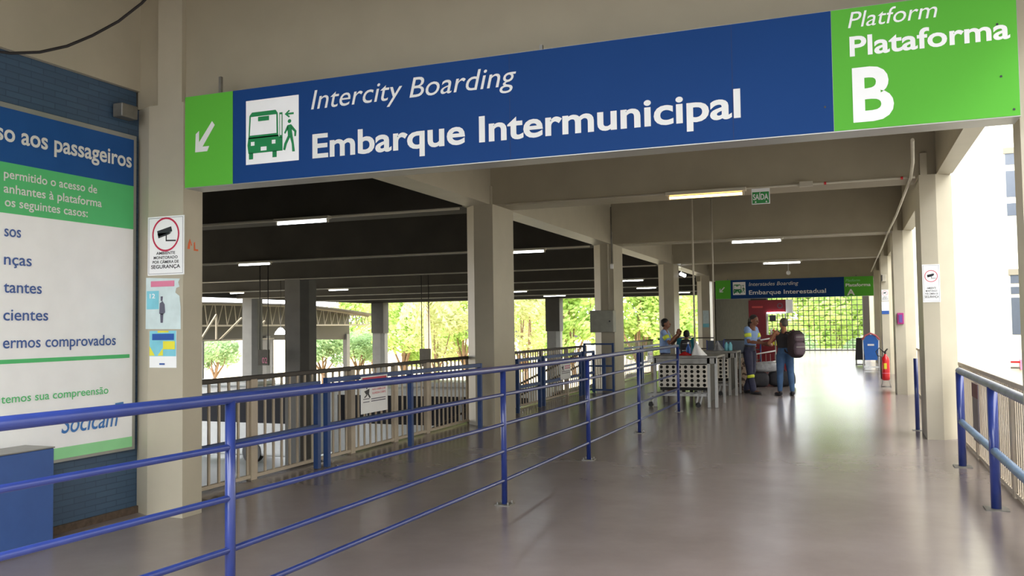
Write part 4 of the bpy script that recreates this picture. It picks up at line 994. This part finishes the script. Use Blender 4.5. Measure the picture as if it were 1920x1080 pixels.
MB().lathe((.81, 23.2, .33), [(.0965, 0), (.0965, .012)], 24).build('white_band', M['pinkink'], o)
mb = MB(); n = 7
mb.add([(.81+.097*math.sin(a), 23.2-.097*math.cos(a), z) for z in (.44, .58) for a in [-.35+.7*i/n-.1 for i in range(n+1)]], [(i, i+1, n+2+i, n+1+i) for i in range(n)]); mb.build('yellow_label', M['yellow'], o)
MB().box(.79, 23.17, .8, .83, 23.23, .86).bar((.80, 23.2, .85), (.86, 23.12, .93), .03, .02).build('valve_handle', M['black'], o)
MB().tube([(.80, 23.2, .83), (.68, 23.17, .95), (.60, 23.16, .86), (.64, 23.15, .76), (.72, 23.12, .74), (.70, 23.1, .5), (.705, 23.1, .2)], .013, 8).build('hose', M['black'], o)
mb = MB()
for a, b in ((.70, 23.1), (.92, 23.1), (.70, 23.3), (.92, 23.3)): mb.cyl((a, b, 0), (a+(.81-a)*.35, b+(23.2-b)*.35, .17), .006, 6)
mb.cyl((.70, 23.1, .006), (.92, 23.1, .006), .006, 6).cyl((.70, 23.3, .006), (.92, 23.3, .006), .006, 6); mb.build('wire_stand', M['steel'], o)

# ------------------------------------------------------------------ lower hall: hanging number sign, box, stair, buses
o = thing('hanging_bay_sign', 'dark hanging bay sign numbered 02 on two rods in the hall', 'sign', (-21.1, 28.0, .22))
MB().box(-21.36, 27.96, .22, -20.88, 28.04, .82).build('panel', mat('bay_sign_grey', (84, 80, 72), .6), o)
text_on('02', fy(27.96, .004), -21.17, -20.93, .30, .22, 'lettering', M['pinkink'], o, .01)
for x in (-21.30, -20.92): MB().cyl((x, 28, .82), (x, 28, ZS), .018, 8).build('rod', M['cable'], o)
o = thing('hanging_bay_sign', 'grey box hanging on two rods in front of the palm-like tree', 'sign', (-18.2, 36, 0))
MB().box(-18.45, 35.9, -.2, -17.97, 36.1, .62).build('panel', mat('bay_box_grey', (112, 106, 94), .6), o)
for x in (-18.38, -18.02): MB().cyl((x, 36, .62), (x, 36, ZS), .02, 8).build('rod', M['cable'], o)
o = thing('hall_pendant_lamp', 'white pendant lamp hanging near the bay sign numbered 02', 'lamp', (-26, 36, 1.5))
MB().lathe((-26.15, 36, 1.35), [(.30, 0), (.25, .12), (.1, .3), (.04, .33)], 16).build('shade', M['tube'], o); MB().cyl((-26.15, 36, 1.65), (-26.15, 36, ZS), .012, 6).build('cord', M['cable'], o)
st_ = thing('staircase', 'open-tread staircase going down from the walkway to the lower hall', 'staircase', (-11, 23.5, ZG))
N = 22; x0s, z0s, dx, dz = -7.2, -.2, -.36, -.18
for i in range(N): MB().box(x0s+i*dx-.34, 22.4, z0s-i*dz*-1-.07, x0s+i*dx, 25.4, z0s+i*dz).build('tread', M['lowfloor'], st_)
for y in (22.35, 25.4): MB().bar((x0s, y, z0s-.1), (x0s+N*dx, y, z0s+N*dz-.1), .08, .3).build('stringer', M['darkrail'], st_)
for y in (22.3, 25.5):
    MB().cyl((x0s+.6, y, z0s+1.1), (x0s+N*dx, y, z0s+N*dz+.95), .03, 8).build('handrail', M['darkrail'], st_)
    for i in range(0, N, 4): MB().cyl((x0s+i*dx, y, z0s+i*dz), (x0s+i*dx, y, z0s+i*dz+1.0), .02, 6).build('baluster', M['darkrail'], st_)
MB().box(-7.25, 22.3, -.38, -6.25, 25.5, -.2).build('landing', M['lowfloor'], st_)
# kiosk-like dark crates on the lower floor
def bus(x0, x1, y, label, rot=0):
    o = thing('bus', label, 'bus', ((x0+x1)/2, y+1.25, ZG), 'buses parked below the fence')
    H = 3.3
    MB().rbox(x0, y, ZG+.3, x1, y+2.5, ZG+H, .15, 3).build('body', M['buswhite'], o)
    n = 6; w = (x1-x0-.6)/n
    for i in range(n): MB().box(x0+.3+i*w+.03, y-.012, ZG+1.75, x0+.3+(i+1)*w-.03, y+.05, ZG+2.95).build('window', M['busglass'], o)
    for x in (x0+2.2, x1-2.8): MB().cyl((x, y-.03, ZG+.48), (x, y+.25, ZG+.48), .48, 24).build('wheel', M['black'], o)
    MB().rbox(x0+3, y+.5, ZG+H-.02, x1-3, y+2, ZG+H+.2, .05).build('roof_unit', M['buswhite'], o)
    return o
bus(-33, -21.6, 31.5, 'white bus with dark windows parked lowest left, behind the first bay of fence')
bus(-21.0, -11.6, 32.5, 'white bus with dark windows glimpsed behind the nearest red-headed notice')
bus(-11.2, -6.8, 39.5, 'white bus end glimpsed low between the second and third left columns')

# ------------------------------------------------------------------ arched steel canopy beyond
AX = -40
an = thing('arched_canopy', 'arched steel truss canopy with brown sheet cladding beyond the hall', 'canopy', (AX, 56, 1))
def arc(y, top=3.35): 
    t_ = (y-44)/24; return top-.85*max(0, t_-.45)**1.6*2.2-.25*max(0, .2-t_)
seg = [44+i*1.0 for i in range(25)]
mb = MB()
for a, b in zip(seg[:-1], seg[1:]): mb.bar((AX, a, arc(a)), (AX, b, arc(b)), .09, .12)
mb.build('top_chord', M['truss'], an)
MB().bar((AX, 44, 1.9), (AX, 68, 1.9), .09, .12).build('bottom_chord', M['truss'], an)
mb = MB()
for i in range(24):
    y = seg[i]; mb.bar((AX, y, 1.9), (AX, y+.55, arc(y+.55)), .05, .05); mb.bar((AX, y+1, 1.9), (AX, y+.75, arc(y+.75)), .05, .05)
mb.build('web_members', M['truss'], an)
mb = MB(); P = [(44, 1.0), (68, .6), (68, arc(68)+.1)]+[(y, arc(y)+.12) for y in seg[::-1]]
mb.prism(P, .1, lambda a, b, q: (AX-2.0-q, a, b)); mb.build('end_cladding', M['tin'], an)
mb = MB()
for a, b in zip(seg[:-1], seg[1:]): mb.add([(AX, a, arc(a)+.1), (AX, b, arc(b)+.1), (AX-14, b, arc(b)+.6), (AX-14, a, arc(a)+.6)], [(0, 1, 2, 3)]).add([(AX+1.2, a, arc(a)+.12), (AX+1.2, b, arc(b)+.12), (AX, b, arc(b)+.1), (AX, a, arc(a)+.1)], [(0, 1, 2, 3)])
q = mb.build('roof_sheet', M['tin'], an); q.modifiers.new('s', 'SOLIDIFY').thickness = .06
for y in (45, 56, 67.5): MB().box(AX-2.2, y-.25, ZG, AX-1.8, y+.25, 1.1).build('support', M['grayc'], an)
for x, y in ((-38, 46.5),):
    o = thing('steel_bracket_frame', 'low steel lattice bracket left of the thin grey hall column', 'frame', (x, y, 1))
    for a, b in (((x, 44, .95), (x, 51.5, .95)), ((x, 44, .95), (x, 45.5, 2.6)), ((x, 45.5, .95), (x, 45.5, 2.6)), ((x, 45.8, .95), (x, 48, 2.4)), ((x, 48.2, .95), (x, 48.2, 2.4)), ((x, 48.4, .95), (x, 50.5, 2.2))):
        MB().bar(a, b, .1, .1).build('member', M['truss'], o)
    for y2 in (44.2, 51.3): MB().box(x-.08, y2-.08, ZG, x+.08, y2+.08, .95).build('stanchion', M['grayc'], o)

# ------------------------------------------------------------------ building on the right
bx0, bx1, bY = 1.9, 16, 30
struct('wall_neighbour', MB().box(bx0, bY, ZG, bx1, bY+8, 13), M['build'])
struct('wall_light_blocker', MB().box(14, -40, ZG, 20, bY, 13).box(2.2, -24, ZG, 14, -18, 11), mat('light_blocker_render', (182, 178, 170), .85))  # unseen blocks added to cut the light reaching the column fronts
struct('wall_hall_light_blocker', MB().box(HX, 6.0, ZG, -6.2, 6.2, ZS), M['paintdark'])  # unseen wall added to stop sky light entering through the hall
def bwin(n, x0, x1, z0, z1, rows):
    o = thing(f'window_{n}', 'x', 'window', ((x0+x1)/2, bY, z0)); del o['label']; del o['category']; o['kind'] = 'structure'
    MB().box(x0-.05, bY-.04, z1, x1+.05, bY, z1+.18).build('lintel', M['slab'], o)
    for a, b in ((x0, (x0+x1)/2-.06), ((x0+x1)/2+.06, x1)):
        for c, d in rows: MB().box(a, bY-.015, z0+(z1-z0)*c, b, bY+.02, z0+(z1-z0)*d).build('pane', M['glassd'], o)
    return o
bwin(1, 4.58, 5.3, 4.75, 6.65, [(0, .2), (.3, .72), (.82, 1)])
bwin(2, 4.6, 5.32, 1.15, 2.95, [(0, .62), (.68, .8), (.86, 1)])
o = thing('red_pipe', 'thin red pipe with a grey one below it low on the neighbouring building', 'pipe', (4.9, 29.9, .2))
MB().cyl((4.5, 29.85, .33), (6.5, 29.85, .33), .03, 8).build('red_pipe_run', M['red'], o); MB().cyl((4.5, 29.85, .16), (6.5, 29.85, .16), .03, 8).build('grey_pipe_run', M['steeld'], o)
MB().box(4.75, 29.81, .1, 4.8, 29.998, .4).build('bracket', M['pinkink'], o)

# ------------------------------------------------------------------ trees
def tree_mesh(seed, R_, Hh, nleaf, leaf, blobs=16, flat=.75):
    rnd = random.Random(seed); bl = []
    for i in range(blobs):
        a = rnd.uniform(0, 6.28); rr2 = R_*math.sqrt(rnd.random())*.72; z = rnd.uniform(-.45, .6)*Hh
        bl.append((Vector((rr2*math.cos(a), rr2*math.sin(a), z)), R_*rnd.uniform(.25, .45)))
    mb = MB()
    for i in range(nleaf):
        c, r_ = rnd.choice(bl); d = Vector((rnd.gauss(0, 1), rnd.gauss(0, 1), rnd.gauss(0, 1)*flat)).normalized()
        p = c+d*r_*rnd.uniform(.7, 1.06); n_ = (d+Vector((rnd.uniform(-1, 1), rnd.uniform(-1, 1), rnd.uniform(-1, 1)))*.9).normalized()
        u = n_.cross(Vector((rnd.random(), rnd.random(), 1))).normalized(); w = n_.cross(u); l_ = leaf*rnd.uniform(.6, 1.3)
        mb.add([p-u*l_, p+w*l_*.5, p+u*l_, p-w*l_*.5], [(0, 1, 2, 3)])
    return mb, bl
def make_tree(seed, R_, Hh, nleaf, leaf, m, label, loc, trunk_h, group, spread=.5, flat=.75):
    o = thing('tree', label, 'tree', loc, group)
    mb, bl = tree_mesh(seed, R_, Hh, nleaf, leaf, flat=flat)
    mb.v = [(x, y, z+trunk_h+Hh*.5) for x, y, z in mb.v]
    q = mb.build('foliage', m, None, fix=False); q.parent = o
    tb = MB(); rnd = random.Random(seed+5)
    fork = Vector((rnd.uniform(-.2, .2), rnd.uniform(-.2, .2), trunk_h*.45))
    tb.tube([(0, 0, 0), fork], [.28, .2], 10)
    for c, r_ in bl[:7]:
        e = c*.8+Vector((0, 0, trunk_h+Hh*.5)); mid = fork.lerp(e, .5)+Vector((rnd.uniform(-.4, .4), rnd.uniform(-.4, .4), -.2)); tb.tube([fork, mid, e], [.14, .09, .03], 7)
    q = tb.build('trunk', M['trunk'], None); q.parent = o
    return o
TG = 'trees beyond the hall'
def viewpt(u, d):   # a spot on the ground in the direction of picture column u, at distance d
    k_ = (u-960)/F_PX; return Vector((-sy*d+k_*d*cy, cy*d+k_*d*sy, ZG))
# the three kinds
A = make_tree(1, 5, 7.4, 6500, .30, M['leaf'], 'tall lime-green tree directly right of the distant pale hall column', viewpt(752, 92), 2.3, TG)
B = make_tree(2, 3.4, 3.2, 4200, .2, M['leaf2'], 'spreading grey-green tree with forked trunk under the arched canopy', viewpt(607, 92), 2.2, TG, flat=.5)
C_ = make_tree(3, 4.5, 6, 2600, .26, M['leaf3'], 'sparse olive-brown tree just right of the second left column', viewpt(985, 84), 3.0, TG)
def place(src, u, d, label, rz_, s=1.0, dz=0, x=None, y=None):
    c = copy_tree(src); c.location = viewpt(u, d)+Vector((0, 0, dz)) if x is None else Vector((x, y, ZG+dz)); c.rotation_euler.z = rz_; c.scale = (s, s, s)
    c['label'] = label; c['group'] = TG; return c
place(B, 668, 98, 'grey-green tree left of the distant pale hall column under the canopy', 2.0, .95)
place(A, 700, 118, 'lime-green tree rising behind the pair of grey-green trees', 2.2, 1.1)
place(A, 800, 126, 'lime-green tree behind the hanging grey box', 4.0, 1.25)
place(A, 1075, 100, 'bright lime-green tree right of the distant two-tone column', 3.0, 1.2)
place(A, 1010, 134, 'lime-green tree behind the sparse olive-brown one', 5.0, 1.3)
place(A, 868, 104, 'lime-green tree just left of the second left column', 1.0)
place(A, 1195, 96, 'lime-green tree right of the electrical box column', .5, 1.15)
place(A, 1270, 100, 'lime-green tree sliver right of the officer\'s column', 2.5, 1.15)
place(C_, 820, 84, 'sparse olive tree beside the hanging grey box', 1.0, .85)
place(B, 400, 90, 'pale tree at the far left just past the first column', 3.0, .9)
place(C_, 590, 125, 'thin olive tree behind the widest grey hall column', 2.0, .9)
for i, (x, y, s, k_) in enumerate([(-7.0, 69, .78, 0), (-.9, 75, .88, 0), (4.9, 70, .76, 0), (-4.3, 60.0, .85, 1), (1.6, 60.5, .85, 1), (-2, 90, 1.05, 0)]):
    place((A, B)[k_], 0, 0, ['lime-green tree behind the left part of the far grille', 'lime-green tree behind the middle of the far grille', 'lime-green tree behind the right edge of the far grille',
          'low grey-green shrub tree left of centre behind the grille', 'low grey-green shrub tree at right behind the grille', 'rearmost tree standing behind the other trees at the grille'][i], i*1.3, s, 0, x, y)
# hanging palm-like tree
pt = viewpt(800, 80); o = thing('palm_tree', 'palm-like tree with grey trunk and drooping fronds behind the hanging grey box', 'tree', pt, TG)
MB().tube([(0, 0, 0), (.1, 0, 4), (-.1, 0, 8.5)], [.4, .33, .28], 12).build('trunk', mat('palm_bark', (178, 160, 140), .9, var=.2, scale=12), None).parent = o
mb = MB(); rnd = random.Random(4)
for k_ in range(26):
    a = k_*2.4; el = rnd.uniform(-.3, .9); L_ = rnd.uniform(2.2, 3.4); c0 = Vector((-.1, 0, 8.4)); hd_ = Vector((math.cos(a), math.sin(a), 0)); prev = c0
    for j in range(1, 9):
        t_ = j/8; p = c0+hd_*L_*t_+Vector((0, 0, el*L_*t_-2.6*t_*t_)); sd = Vector((-hd_.y, hd_.x, 0))
        mb.add([prev, prev+sd*.5*(1-t_*.6)+Vector((0, 0, -.6)), p], [(0, 1, 2)]); mb.add([prev, prev-sd*.5*(1-t_*.6)+Vector((0, 0, -.6)), p], [(0, 1, 2)]); prev = p
mb.build('fronds', M['leaf3'], None, fix=False).parent = o
